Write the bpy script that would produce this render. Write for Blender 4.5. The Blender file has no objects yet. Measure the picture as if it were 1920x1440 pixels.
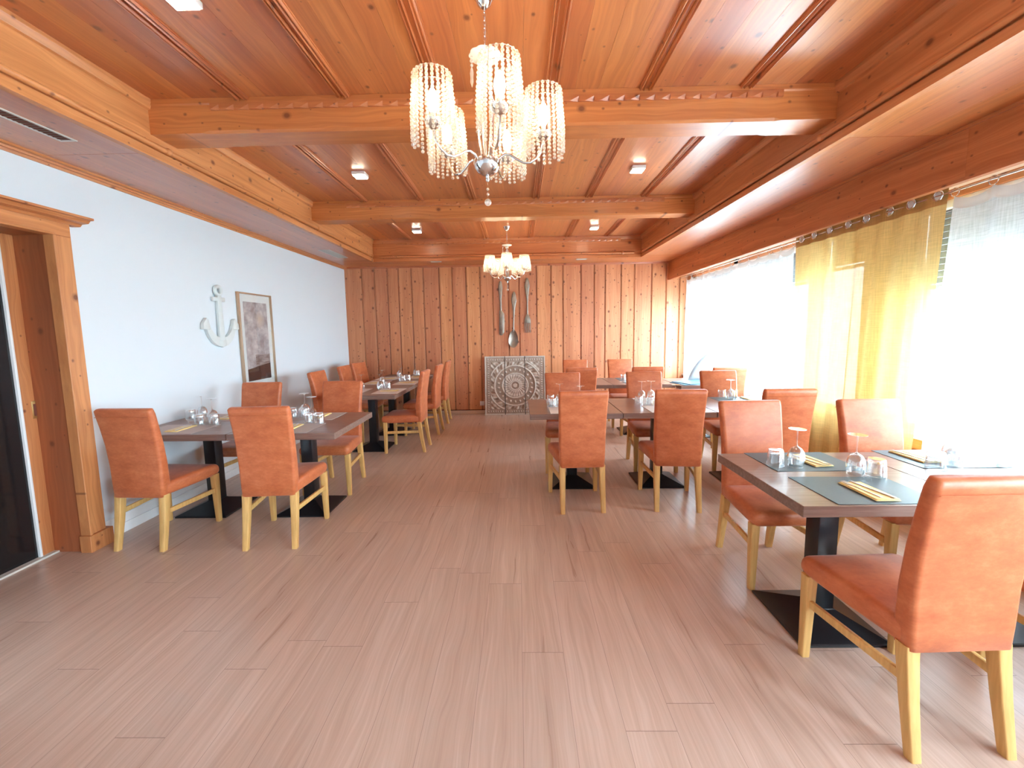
import bpy, bmesh, math, random
from math import sin, cos, pi, radians
from mathutils import Vector, Matrix

S = bpy.context.scene
COL = S.collection
random.seed(7)

# ------------------------------------------------------------------ camera
def make_camera():
    f, P, Y, R, H = 785.0, .1040, -.0154, -.0154, 1.5
    fw = Vector((sin(Y)*cos(P), cos(Y)*cos(P), -sin(P)))
    r0 = Vector((cos(Y), -sin(Y), 0)); u0 = r0.cross(fw)
    right = cos(R)*r0 + sin(R)*u0
    up = -sin(R)*r0 + cos(R)*u0
    cd = bpy.data.cameras.new('camera'); co = bpy.data.objects.new('camera', cd); COL.objects.link(co)
    m = Matrix((right, up, -fw)).transposed().to_4x4(); m.translation = (0, 0, H)
    co.matrix_world = m
    cd.sensor_fit = 'HORIZONTAL'; cd.sensor_width = 36; cd.lens = f/1920*36
    cd.shift_y = -18.4/1920; cd.clip_start = .05; cd.clip_end = 200
    S.camera = co
make_camera()

# ------------------------------------------------------------------ world, light, exposure
SKY = 10.0
w = bpy.data.worlds.new('sky'); S.world = w; w.use_nodes = True
bgn = w.node_tree.nodes['Background']
bgn.inputs['Color'].default_value = (.68, .86, 1.0, 1); bgn.inputs['Strength'].default_value = SKY
BULB, SPOT = 16.0, 16.0
vs = S.view_settings
vs.view_transform = 'Standard'; vs.look = 'None'; vs.gamma = 1; vs.use_curve_mapping = False
vs.exposure = 2.2
cy = S.cycles
cy.use_denoising = True
cy.max_bounces = 10; cy.diffuse_bounces = 6; cy.glossy_bounces = 4; cy.transmission_bounces = 6
cy.transparent_max_bounces = 24; cy.caustics_reflective = False; cy.caustics_refractive = False
cy.sample_clamp_indirect = 8

def portal(y0, y1, z0, z1, x):
    ld = bpy.data.lights.new('daylight_portal', 'AREA'); ld.shape = 'RECTANGLE'
    ld.size = y1-y0; ld.size_y = z1-z0; ld.cycles.is_portal = True
    o = bpy.data.objects.new('daylight_portal', ld); COL.objects.link(o)
    o.location = (x, (y0+y1)/2, (z0+z1)/2)
    o.rotation_euler = Matrix(((0, 0, 1), (1, 0, 0), (0, 1, 0))).to_euler()
portal(-2.5, 7.4, .7, 2.36, 3.02)

# ------------------------------------------------------------------ materials
def new_mat(name):
    m = bpy.data.materials.new(name); m.use_nodes = True
    nt = m.node_tree; b = nt.nodes['Principled BSDF']
    return m, nt, b
def N(nt, t, **kw):
    n = nt.nodes.new(t)
    for k, v in kw.items(): setattr(n, k, v)
    return n
def L(nt, a, b): nt.links.new(a, b)
def math_n(nt, op, a, b=None, clamp=False):
    n = N(nt, 'ShaderNodeMath', operation=op, use_clamp=clamp)
    for i, v in enumerate((a, b)):
        if v is None: continue
        if isinstance(v, (int, float)): n.inputs[i].default_value = v
        else: L(nt, v, n.inputs[i])
    return n.outputs[0]
def mixc(nt, fac, a, b, blend='MIX'):
    n = N(nt, 'ShaderNodeMix', data_type='RGBA', blend_type=blend)
    for sock, v in ((n.inputs['Factor'], fac), (n.inputs['A'], a), (n.inputs['B'], b)):
        if isinstance(v, (int, float)): sock.default_value = v
        elif isinstance(v, (tuple, list)): sock.default_value = (*v[:3], 1)
        else: L(nt, v, sock)
    return n.outputs['Result']
def ramp(nt, fac, pts):
    n = N(nt, 'ShaderNodeValToRGB'); cr = n.color_ramp
    while len(cr.elements) < len(pts): cr.elements.new(.5)
    for e, (p, c) in zip(cr.elements, pts):
        e.position = p; e.color = (*c, 1) if isinstance(c, tuple) else (c, c, c, 1)
    L(nt, fac, n.inputs[0]); return n.outputs[0]
def comb(nt, x, y, z):
    n = N(nt, 'ShaderNodeCombineXYZ')
    for i, v in enumerate((x, y, z)):
        if isinstance(v, (int, float)): n.inputs[i].default_value = v
        else: L(nt, v, n.inputs[i])
    return n.outputs[0]
def noise(nt, vec, scale, detail=3, rough=.55):
    n = N(nt, 'ShaderNodeTexNoise'); n.inputs['Scale'].default_value = scale
    n.inputs['Detail'].default_value = detail; n.inputs['Roughness'].default_value = rough
    L(nt, vec, n.inputs['Vector']); return n.outputs['Fac']

def plain(name, col, rough=.5, metal=0, spec=.5, coat=0, var=0, vscale=20, emit=None):
    m, nt, b = new_mat(name)
    b.inputs['Base Color'].default_value = (*col, 1); b.inputs['Roughness'].default_value = rough
    b.inputs['Metallic'].default_value = metal; b.inputs['Specular IOR Level'].default_value = spec
    b.inputs['Coat Weight'].default_value = coat
    tc = N(nt, 'ShaderNodeTexCoord')
    nz = noise(nt, tc.outputs['Object'], vscale, 4)
    v = var or .04
    L(nt, mixc(nt, nz, tuple(c*(1-v) for c in col), tuple(min(1, c*(1+v)) for c in col)), b.inputs['Base Color'])
    if emit:
        b.inputs['Emission Color'].default_value = (*emit[0], 1); b.inputs['Emission Strength'].default_value = emit[1]
    return m

def pine(name, u, v, light, dark, rough=.38, knots=.5, grain=1.0, spec=.5, coat=.0):
    """u: axis letter along the grain, v: axis letter across it"""
    m, nt, b = new_mat(name)
    tc = N(nt, 'ShaderNodeTexCoord'); sp = N(nt, 'ShaderNodeSeparateXYZ'); L(nt, tc.outputs['Object'], sp.inputs[0])
    at = N(nt, 'ShaderNodeAttribute', attribute_name='rnd')
    r = at.outputs['Fac']
    ax = {'x': 0, 'y': 1, 'z': 2}
    U = math_n(nt, 'ADD', sp.outputs[ax[u]], math_n(nt, 'MULTIPLY', r, 17.3))
    V = sp.outputs[ax[v]]
    W = sp.outputs[3-ax[u]-ax[v]]
    warp = noise(nt, comb(nt, math_n(nt, 'MULTIPLY', U, 1.1), math_n(nt, 'MULTIPLY', V, 4.0), W), 1.6, 2)
    Vw = math_n(nt, 'ADD', V, math_n(nt, 'MULTIPLY', warp, .12))
    g1 = noise(nt, comb(nt, math_n(nt, 'MULTIPLY', U, 1.2), math_n(nt, 'MULTIPLY', Vw, 55*grain), math_n(nt, 'MULTIPLY', W, 20)), 1, 4, .6)
    g2 = noise(nt, comb(nt, math_n(nt, 'MULTIPLY', U, .5), math_n(nt, 'MULTIPLY', Vw, 9*grain), r), 1, 2)
    gm = math_n(nt, 'ADD', math_n(nt, 'MULTIPLY', g1, .6), math_n(nt, 'MULTIPLY', g2, .55))
    col = ramp(nt, gm, [(.40, dark), (.58, tuple((a+c)/2 for a, c in zip(light, dark))), (.72, light)])
    # board to board variation
    hv = N(nt, 'ShaderNodeHueSaturation'); L(nt, col, hv.inputs['Color'])
    L(nt, math_n(nt, 'ADD', .90, math_n(nt, 'MULTIPLY', r, .2)), hv.inputs['Value'])
    L(nt, math_n(nt, 'ADD', .495, math_n(nt, 'MULTIPLY', r, .012)), hv.inputs['Hue'])
    col = hv.outputs['Color']
    # knots
    def knot_layer(sc, rad, amount, off):
        vo = N(nt, 'ShaderNodeTexVoronoi', voronoi_dimensions='2D', feature='F1')
        vo.inputs['Scale'].default_value = sc
        L(nt, comb(nt, math_n(nt, 'ADD', math_n(nt, 'MULTIPLY', U, .8), off), math_n(nt, 'ADD', V, off*.37), 0), vo.inputs['Vector'])
        cs = N(nt, 'ShaderNodeSeparateColor'); L(nt, vo.outputs['Color'], cs.inputs[0])
        on = math_n(nt, 'LESS_THAN', cs.outputs[0], amount)
        size = math_n(nt, 'ADD', .5, cs.outputs[1])
        d = math_n(nt, 'DIVIDE', vo.outputs['Distance'], math_n(nt, 'MULTIPLY', size, rad*sc))
        return math_n(nt, 'MULTIPLY', on, ramp(nt, d, [(.35, 1.0), (.62, .45), (1.0, .0)]))
    k = knot_layer(5.0, .020, knots, 3.1)
    col = mixc(nt, math_n(nt, 'MULTIPLY', k, .85), col, (.14, .035, .015))
    k2 = knot_layer(11.0, .009, knots*.7, 8.7)
    col = mixc(nt, math_n(nt, 'MULTIPLY', k2, .75), col, (.16, .045, .02))
    L(nt, col, b.inputs['Base Color'])
    L(nt, math_n(nt, 'ADD', rough, math_n(nt, 'MULTIPLY', g1, .12)), b.inputs['Roughness'])
    b.inputs['Specular IOR Level'].default_value = spec
    b.inputs['Coat Weight'].default_value = coat; b.inputs['Coat Roughness'].default_value = .3
    bp = N(nt, 'ShaderNodeBump'); bp.inputs['Strength'].default_value = .05; bp.inputs['Distance'].default_value = .002
    L(nt, g1, bp.inputs['Height']); L(nt, bp.outputs[0], b.inputs['Normal'])
    return m

PL, PD = (.66, .27, .105), (.44, .145, .048)
CL, CD = (.60, .205, .070), (.40, .108, .034)
M = {}
M['pine_wall'] = pine('pine_wall', 'z', 'x', (.68, .295, .140), (.51, .175, .074), .42, .85)
M['pine_ceiling'] = pine('pine_ceiling', 'y', 'x', CL, CD, .30, .35, spec=.6, coat=.7)
M['pine_x_face'] = pine('pine_x_face', 'x', 'z', CL, CD, .30, .4, coat=.2)
M['pine_x_flat'] = pine('pine_x_flat', 'x', 'y', CL, CD, .28, .4, coat=.2)
M['pine_y_face'] = pine('pine_y_face', 'y', 'z', PL, PD, .34, .45, coat=.1)
M['pine_z_face'] = pine('pine_z_face', 'z', 'y', (.62, .25, .095), (.42, .14, .048), .38, .22)
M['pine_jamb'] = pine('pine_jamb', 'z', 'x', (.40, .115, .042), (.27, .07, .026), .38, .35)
M['plaster'] = plain('plaster', (.69, .745, .785), .85, spec=.2, var=.012, vscale=1.5)
M['white_paint'] = plain('white_paint', (.82, .83, .83), .45)
M['pale_wood'] = plain('pale_wood', (.66, .48, .36), .45, var=.08)
M['black_metal'] = plain('black_metal', (.012, .012, .015), .28, spec=.5)
M['chrome'] = plain('chrome', (.72, .71, .70), .14, metal=1)
M['brass'] = plain('brass', (.75, .52, .22), .3, metal=1)
M['steel'] = plain('steel', (.80, .80, .82), .32, metal=1)
M['pewter'] = plain('pewter', (.29, .245, .205), .38, metal=.85, var=.4, vscale=14)
M['dark_glass'] = plain('dark_glass', (.012, .011, .012), .12, spec=.5)
M['bark'] = plain('dark_gap', (.17, .045, .026), .8)
M['ceramic'] = plain('ceramic', (.64, .69, .68), .5)
M['napkin'] = plain('napkin', (.92, .74, .34), .85, var=.06, vscale=60)
M['slate_mat'] = plain('slate_mat', (.095, .135, .155), .5, spec=.5, var=.08, vscale=90)
M['pale_mat'] = plain('pale_mat', (.84, .79, .76), .7, var=.04, vscale=90)
M['taupe_mat'] = plain('taupe_mat', (.52, .46, .44), .55, var=.05, vscale=90)
M['vent_white'] = plain('vent_white', (.62, .60, .54), .5)
M['vent_dark'] = plain('vent_dark', (.10, .055, .03), .5)
M['blind'] = plain('blind_slats', (.22, .26, .28), .45)
M['outdoor_ground'] = plain('outdoor_ground', (.62, .62, .60), .9, var=.08, vscale=.6)
M['facade'] = plain('facade', (.80, .80, .78), .9)
M['facade_glass'] = plain('facade_glass', (.012, .055, .075), .9, spec=0)
M['cushion'] = plain('cushion_cloth', (.42, .50, .56), .8, var=.05, vscale=30)
M['blue_mat'] = plain('blue_mat', (.10, .27, .38), .45, var=.08, vscale=60)
M['bulb'] = plain('bulb_glow', (1, .95, .85), .4, emit=((1.0, .80, .52), BULB))
M['led'] = plain('led_glow', (1, .97, .92), .4, emit=((1.0, .86, .66), SPOT))

def beech():
    m, nt, b = new_mat('beech')
    tc = N(nt, 'ShaderNodeTexCoord'); mp = N(nt, 'ShaderNodeMapping'); mp.inputs['Scale'].default_value = (60, 60, 4)
    L(nt, tc.outputs['Object'], mp.inputs['Vector'])
    g = noise(nt, mp.outputs[0], 1, 3)
    L(nt, ramp(nt, g, [(.35, (.62, .36, .115)), (.65, (.74, .46, .165))]), b.inputs['Base Color'])
    b.inputs['Roughness'].default_value = .38
    return m
M['beech'] = beech()

def leather():
    m, nt, b = new_mat('orange_leather')
    tc = N(nt, 'ShaderNodeTexCoord'); oi = N(nt, 'ShaderNodeObjectInfo')
    mp = N(nt, 'ShaderNodeMapping'); L(nt, tc.outputs['Object'], mp.inputs['Vector'])
    L(nt, comb(nt, math_n(nt, 'MULTIPLY', oi.outputs['Random'], 13), 0, 0), mp.inputs['Location'])
    mp.inputs['Scale'].default_value = (1, 1, 1.9)
    a = noise(nt, mp.outputs[0], 9, 5, .6); c = noise(nt, mp.outputs[0], 45, 3, .6)
    f = math_n(nt, 'ADD', math_n(nt, 'MULTIPLY', a, .7), math_n(nt, 'MULTIPLY', c, .3))
    L(nt, ramp(nt, f, [(.34, (.45, .105, .034)), (.52, (.56, .150, .051)), (.68, (.64, .205, .080))]), b.inputs['Base Color'])
    b.inputs['Roughness'].default_value = .46; b.inputs['Specular IOR Level'].default_value = .5
    b.inputs['Sheen Weight'].default_value = .15; b.inputs['Sheen Roughness'].default_value = .4
    bp = N(nt, 'ShaderNodeBump'); bp.inputs['Strength'].default_value = .12; bp.inputs['Distance'].default_value = .003
    L(nt, c, bp.inputs['Height']); L(nt, bp.outputs[0], b.inputs['Normal'])
    return m
M['leather'] = leather()

def table_wood():
    m, nt, b = new_mat('table_laminate')
    tc = N(nt, 'ShaderNodeTexCoord'); mp = N(nt, 'ShaderNodeMapping'); mp.inputs['Scale'].default_value = (3, 55, 55)
    L(nt, tc.outputs['Object'], mp.inputs['Vector'])
    g = noise(nt, mp.outputs[0], 1, 5, .65)
    L(nt, ramp(nt, g, [(.3, (.175, .105, .082)), (.55, (.255, .165, .132)), (.75, (.33, .22, .18))]), b.inputs['Base Color'])
    b.inputs['Roughness'].default_value = .30; b.inputs['Specular IOR Level'].default_value = .5
    return m
M['table'] = table_wood()

def floor_mat():
    m, nt, b = new_mat('laminate_floor')
    tc = N(nt, 'ShaderNodeTexCoord'); sp = N(nt, 'ShaderNodeSeparateXYZ'); L(nt, tc.outputs['Object'], sp.inputs[0])
    X, Y = sp.outputs[0], sp.outputs[1]
    W_, L_ = .192, 1.28
    row = math_n(nt, 'FLOOR', math_n(nt, 'DIVIDE', X, W_))
    wn_ = N(nt, 'ShaderNodeTexWhiteNoise', noise_dimensions='1D'); L(nt, row, wn_.inputs['W'])
    yy = math_n(nt, 'ADD', math_n(nt, 'DIVIDE', Y, L_), wn_.outputs['Value'])
    w2 = N(nt, 'ShaderNodeTexWhiteNoise', noise_dimensions='2D'); L(nt, comb(nt, row, math_n(nt, 'FLOOR', yy), 0), w2.inputs['Vector'])
    r = w2.outputs['Value']
    fx = math_n(nt, 'FRACT', math_n(nt, 'DIVIDE', X, W_)); fy = math_n(nt, 'FRACT', yy)
    ex = math_n(nt, 'MULTIPLY', math_n(nt, 'MINIMUM', fx, math_n(nt, 'SUBTRACT', 1, fx)), W_)
    ey = math_n(nt, 'MULTIPLY', math_n(nt, 'MINIMUM', fy, math_n(nt, 'SUBTRACT', 1, fy)), L_)
    gap = math_n(nt, 'MAXIMUM', math_n(nt, 'LESS_THAN', ex, .0008), math_n(nt, 'LESS_THAN', ey, .0014))
    Yo = math_n(nt, 'ADD', Y, math_n(nt, 'MULTIPLY', r, 31))
    warp = noise(nt, comb(nt, math_n(nt, 'MULTIPLY', Yo, 1.6), math_n(nt, 'MULTIPLY', X, 7), r), 1, 2)
    Xw = math_n(nt, 'ADD', X, math_n(nt, 'MULTIPLY', warp, .09))
    g1 = noise(nt, comb(nt, math_n(nt, 'MULTIPLY', Yo, 2.2), math_n(nt, 'MULTIPLY', Xw, 95), r), 1, 3, .55)
    g2 = noise(nt, comb(nt, math_n(nt, 'MULTIPLY', Yo, .9), math_n(nt, 'MULTIPLY', Xw, 26), r), 1, 3)
    f = math_n(nt, 'ADD', math_n(nt, 'MULTIPLY', g1, .45), math_n(nt, 'MULTIPLY', g2, .6))
    col = ramp(nt, f, [(.40, (.47, .335, .262)), (.50, (.525, .382, .303)), (.58, (.555, .41, .33)), (.66, (.60, .455, .375))])
    hv = N(nt, 'ShaderNodeHueSaturation'); L(nt, col, hv.inputs['Color'])
    L(nt, math_n(nt, 'ADD', .955, math_n(nt, 'MULTIPLY', r, .09)), hv.inputs['Value'])
    col = mixc(nt, math_n(nt, 'MULTIPLY', gap, .6), hv.outputs['Color'], (.12, .07, .05))
    L(nt, col, b.inputs['Base Color'])
    L(nt, math_n(nt, 'ADD', .25, math_n(nt, 'MULTIPLY', g2, .08)), b.inputs['Roughness'])
    return m
M['floor'] = floor_mat()

def cloth(name, col, transp, transl, weave=600, var=.25):
    m, nt, b = new_mat(name)
    out = nt.nodes['Material Output']
    tc = N(nt, 'ShaderNodeTexCoord'); sp = N(nt, 'ShaderNodeSeparateXYZ'); L(nt, tc.outputs['Object'], sp.inputs[0])
    a = noise(nt, comb(nt, math_n(nt, 'MULTIPLY', sp.outputs[1], 130), math_n(nt, 'MULTIPLY', sp.outputs[2], 7), 0), 1, 3)
    c = noise(nt, comb(nt, math_n(nt, 'MULTIPLY', sp.outputs[1], 9), math_n(nt, 'MULTIPLY', sp.outputs[2], 120), 3), 1, 3)
    wv = math_n(nt, 'ADD', math_n(nt, 'MULTIPLY', a, .5), math_n(nt, 'MULTIPLY', c, .5))
    cc = ramp(nt, wv, [(.35, tuple(x*(1-var) for x in col)), (.65, col)])
    b.inputs['Roughness'].default_value = .9; b.inputs['Specular IOR Level'].default_value = .1
    L(nt, cc, b.inputs['Base Color'])
    tl = N(nt, 'ShaderNodeBsdfTranslucent'); L(nt, cc, tl.inputs['Color'])
    tp = N(nt, 'ShaderNodeBsdfTransparent')
    m1 = N(nt, 'ShaderNodeMixShader'); m1.inputs[0].default_value = transl
    L(nt, b.outputs[0], m1.inputs[1]); L(nt, tl.outputs[0], m1.inputs[2])
    m2 = N(nt, 'ShaderNodeMixShader')
    L(nt, math_n(nt, 'MULTIPLY', ramp(nt, wv, [(.35, .55), (.65, 1.0)]), transp, True), m2.inputs[0])
    L(nt, m1.outputs[0], m2.inputs[1]); L(nt, tp.outputs[0], m2.inputs[2])
    L(nt, m2.outputs[0], out.inputs['Surface'])
    return m
M['sheer'] = cloth('sheer_voile', (.88, .90, .91), .55, .5, var=.06)
M['sheer_hem'] = cloth('sheer_hem', (.74, .76, .76), .16, .2, var=.06)
M['yellow_linen'] = cloth('yellow_linen', (.84, .62, .25), .030, .18)
M['yellow_hem'] = cloth('yellow_hem', (.62, .36, .13), .0, .012)

def glassy(name, tint, edge, rough=.06, base=.04):
    m, nt, b = new_mat(name); out = nt.nodes['Material Output']
    lw = N(nt, 'ShaderNodeLayerWeight'); lw.inputs['Blend'].default_value = .35
    tp = N(nt, 'ShaderNodeBsdfTransparent'); tp.inputs['Color'].default_value = (*tint, 1)
    gl = N(nt, 'ShaderNodeBsdfGlossy'); gl.inputs['Roughness'].default_value = rough
    gl.inputs['Color'].default_value = (1, 1, 1, 1)
    fac = math_n(nt, 'ADD', base, math_n(nt, 'MULTIPLY', lw.outputs['Facing'], edge), True)
    ms = N(nt, 'ShaderNodeMixShader'); L(nt, fac, ms.inputs[0]); L(nt, tp.outputs[0], ms.inputs[1]); L(nt, gl.outputs[0], ms.inputs[2])
    L(nt, ms.outputs[0], out.inputs['Surface'])
    return m
M['glass'] = glassy('drinking_glass', (.96, .975, .98), .85, .07, .10)
M['frost'] = glassy('glass_foot', (.96, .97, .97), .45, .12, .30)
M['pane'] = glassy('window_glass', (.97, .99, .99), .25, .01, .02)

def crystal():
    m, nt, b = new_mat('crystal_beads'); out = nt.nodes['Material Output']
    tp = N(nt, 'ShaderNodeBsdfTransparent'); tp.inputs['Color'].default_value = (1, .97, .93, 1)
    tl = N(nt, 'ShaderNodeBsdfTranslucent'); tl.inputs['Color'].default_value = (.95, .92, .86, 1)
    gl = N(nt, 'ShaderNodeBsdfGlossy'); gl.inputs['Roughness'].default_value = .12
    df = N(nt, 'ShaderNodeBsdfDiffuse'); df.inputs['Color'].default_value = (.85, .80, .74, 1)
    a = N(nt, 'ShaderNodeMixShader'); a.inputs[0].default_value = .5; L(nt, tl.outputs[0], a.inputs[1]); L(nt, df.outputs[0], a.inputs[2])
    c = N(nt, 'ShaderNodeMixShader'); c.inputs[0].default_value = .22; L(nt, a.outputs[0], c.inputs[1]); L(nt, gl.outputs[0], c.inputs[2])
    lw = N(nt, 'ShaderNodeLayerWeight'); lw.inputs['Blend'].default_value = .5
    d = N(nt, 'ShaderNodeMixShader'); L(nt, math_n(nt, 'SUBTRACT', .62, math_n(nt, 'MULTIPLY', lw.outputs['Facing'], .4)), d.inputs[0])
    L(nt, c.outputs[0], d.inputs[1]); L(nt, tp.outputs[0], d.inputs[2])
    L(nt, d.outputs[0], out.inputs['Surface'])
    return m
M['crystal'] = crystal()

def carved():
    m, nt, b = new_mat('carved_whitewash')
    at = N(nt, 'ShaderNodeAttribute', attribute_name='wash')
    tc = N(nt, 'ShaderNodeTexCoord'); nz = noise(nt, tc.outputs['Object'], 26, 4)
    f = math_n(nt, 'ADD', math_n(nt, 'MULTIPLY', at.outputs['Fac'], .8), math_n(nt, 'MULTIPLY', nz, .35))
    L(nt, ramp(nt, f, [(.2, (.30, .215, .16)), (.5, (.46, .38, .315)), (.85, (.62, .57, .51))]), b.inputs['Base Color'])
    b.inputs['Roughness'].default_value = .6
    return m
M['carved'] = carved()

def artwork():
    m, nt, b = new_mat('abstract_print')
    tc = N(nt, 'ShaderNodeTexCoord'); sp = N(nt, 'ShaderNodeSeparateXYZ'); L(nt, tc.outputs['Generated'], sp.inputs[0])
    u, v = sp.outputs[1], sp.outputs[2]
    V2 = comb(nt, math_n(nt, 'MULTIPLY', u, 2.2), math_n(nt, 'MULTIPLY', v, 4.5), 0)
    n1 = noise(nt, V2, 1.6, 5, .6)
    col = ramp(nt, n1, [(.32, (.27, .235, .245)), (.5, (.44, .405, .42)), (.66, (.66, .62, .61))])
    # ochre blot
    du = math_n(nt, 'SUBTRACT', u, .66); dv = math_n(nt, 'SUBTRACT', v, .78)
    d = math_n(nt, 'SQRT', math_n(nt, 'ADD', math_n(nt, 'MULTIPLY', du, math_n(nt, 'MULTIPLY', du, 3.0)), math_n(nt, 'MULTIPLY', dv, math_n(nt, 'MULTIPLY', dv, 9.0))))
    col = mixc(nt, ramp(nt, math_n(nt, 'ADD', d, math_n(nt, 'MULTIPLY', n1, .35)), [(.25, .8), (.55, .0)]), col, (.62, .48, .36))
    # hatched block
    hb = math_n(nt, 'MULTIPLY', math_n(nt, 'GREATER_THAN', u, .36), math_n(nt, 'MULTIPLY', math_n(nt, 'GREATER_THAN', v, .14), math_n(nt, 'LESS_THAN', v, .33)))
    hn = noise(nt, comb(nt, math_n(nt, 'MULTIPLY', u, 3), math_n(nt, 'MULTIPLY', v, 60), 0), 1, 3)
    col = mixc(nt, math_n(nt, 'MULTIPLY', hb, .85), col, ramp(nt, hn, [(.4, (.07, .05, .05)), (.62, (.36, .31, .30))]))
    dk = math_n(nt, 'LESS_THAN', v, math_n(nt, 'ADD', .15, math_n(nt, 'MULTIPLY', u, .06)))
    col = mixc(nt, dk, col, (.030, .016, .016))
    L(nt, col, b.inputs['Base Color']); b.inputs['Roughness'].default_value = .3
    return m
M['art'] = artwork()

# ------------------------------------------------------------------ mesh building
class MB:
    def __init__(s): s.v = []; s.f = []; s.r = []; s.rnd = .5; s.attr = None
    def add(s, vs_, fs):
        o = len(s.v); s.v += [tuple(p) for p in vs_]
        for f in fs: s.f.append([o+i for i in f]); s.r.append(s.rnd)
        return s
    def box(s, x0, x1, y0, y1, z0, z1):
        if x0 > x1: x0, x1 = x1, x0
        if y0 > y1: y0, y1 = y1, y0
        if z0 > z1: z0, z1 = z1, z0
        return s.add([(x0, y0, z0), (x1, y0, z0), (x1, y1, z0), (x0, y1, z0), (x0, y0, z1), (x1, y0, z1), (x1, y1, z1), (x0, y1, z1)],
                     [(0, 3, 2, 1), (4, 5, 6, 7), (0, 1, 5, 4), (1, 2, 6, 5), (2, 3, 7, 6), (3, 0, 4, 7)])
    def loft(s, secs, cap=True, closed=False):
        n = len(secs[0]); vs_ = [p for q in secs for p in q]; fs = []
        m = len(secs)
        for i in range(m-1 if not closed else m):
            a = i*n; b = ((i+1) % m)*n
            for j in range(n):
                k = (j+1) % n; fs.append((a+j, a+k, b+k, b+j))
        if cap and not closed:
            fs.append(tuple(range(n-1, -1, -1))); fs.append(tuple((m-1)*n+j for j in range(n)))
        return s.add(vs_, fs)
    def prism(s, pts, axis, a, b):
        def P(u, v, t):
            return {'x': (t, u, v), 'y': (u, t, v), 'z': (u, v, t)}[axis]
        return s.loft([[P(u, v, a) for u, v in pts], [P(u, v, b) for u, v in pts]])
    def lathe(s, prof, n=24, c=(0, 0, 0), cap=True):
        secs = [[(c[0]+r*cos(2*pi*i/n), c[1]+r*sin(2*pi*i/n), c[2]+z) for i in range(n)] for r, z in prof]
        return s.loft(secs, cap)
    def tube(s, path, rad, n=8, cap=True, closed=False):
        P = [Vector(p) for p in path]; secs = []
        R = rad if isinstance(rad, (list, tuple)) else [rad]*len(P)
        up = None
        for i, p in enumerate(P):
            if closed: d = (P[(i+1) % len(P)]-P[i-1]).normalized()
            else: d = ((P[i+1] if i < len(P)-1 else p)-(P[i-1] if i else p)).normalized()
            if up is None:
                up = Vector((0, 0, 1)) if abs(d.z) < .9 else Vector((1, 0, 0))
            a = d.cross(up).normalized(); bb = a.cross(d).normalized(); up = bb
            secs.append([tuple(p+R[i]*(cos(2*pi*j/n)*a+sin(2*pi*j/n)*bb)) for j in range(n)])
        return s.loft(secs, cap, closed)
    def ring(s, c, R, r, axis='z', n=24, m=8):
        pts = []
        for i in range(n):
            a = 2*pi*i/n
            pts.append({'z': (c[0]+R*cos(a), c[1]+R*sin(a), c[2]), 'x': (c[0], c[1]+R*cos(a), c[2]+R*sin(a)), 'y': (c[0]+R*cos(a), c[1], c[2]+R*sin(a))}[axis])
        return s.tube(pts, r, m, closed=True)
    def ball(s, c, r, n=8, m=6, sz=1.0):
        prof = [(r*sin(pi*k/m) if 0 < k < m else r*.02, -r*sz*cos(pi*k/m)) for k in range(m+1)]
        return s.lathe(prof, n, c)
    def bar(s, a, b, w, h):
        """rectangular bar between two points; w sideways, h upward"""
        a, b = Vector(a), Vector(b); d = (b-a).normalized()
        sd = d.cross(Vector((0, 0, 1)))
        sd = sd.normalized() if sd.length > 1e-4 else Vector((1, 0, 0))
        up = sd.cross(d)
        q = [(-w/2, -h/2), (w/2, -h/2), (w/2, h/2), (-w/2, h/2)]
        return s.loft([[tuple(p+sd*x+up*y) for x, y in q] for p in (a, b)])
    def grid(s, fn, nu, nv):
        vs_ = [fn(i/nu, j/nv) for j in range(nv+1) for i in range(nu+1)]
        fs = [(j*(nu+1)+i, j*(nu+1)+i+1, (j+1)*(nu+1)+i+1, (j+1)*(nu+1)+i) for j in range(nv) for i in range(nu)]
        return s.add(vs_, fs)
    def build(s, name, mat, parent=None, bevel=0, seg=2, smooth=True, ang=38, loc=None):
        me = bpy.data.meshes.new(name); me.from_pydata(s.v, [], s.f); me.validate()
        at = me.attributes.new('rnd', 'FLOAT', 'FACE')
        if len(s.r) == len(me.polygons): at.data.foreach_set('value', s.r)
        if s.attr:
            a2 = me.attributes.new(s.attr[0], 'FLOAT', 'POINT'); a2.data.foreach_set('value', s.attr[1])
        bm = bmesh.new(); bm.from_mesh(me)
        bmesh.ops.recalc_face_normals(bm, faces=bm.faces)
        if bevel:
            es = [e for e in bm.edges if len(e.link_faces) == 2 and e.calc_face_angle(0) > .5]
            bmesh.ops.bevel(bm, geom=es, offset=bevel, segments=seg, affect='EDGES', profile=.5, clamp_overlap=True)
        bm.to_mesh(me); bm.free()
        if smooth:
            me.shade_smooth(); me.set_sharp_from_angle(angle=radians(ang))
        me.materials.append(M[mat] if isinstance(mat, str) else mat)
        o = bpy.data.objects.new(name, me); COL.objects.link(o)
        if parent: o.parent = parent
        if loc: o.location = loc
        return o

def rr(w, t, r, k=4):
    """rounded rectangle outline centred on 0"""
    r = min(r, w/2*.99, t/2*.99); pts = []
    for cx, cy_, a0 in ((w/2-r, t/2-r, 0), (-w/2+r, t/2-r, 90), (-w/2+r, -t/2+r, 180), (w/2-r, -t/2+r, 270)):
        for i in range(k+1):
            a = radians(a0+90*i/k); pts.append((cx+r*cos(a), cy_+r*sin(a)))
    return pts

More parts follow.
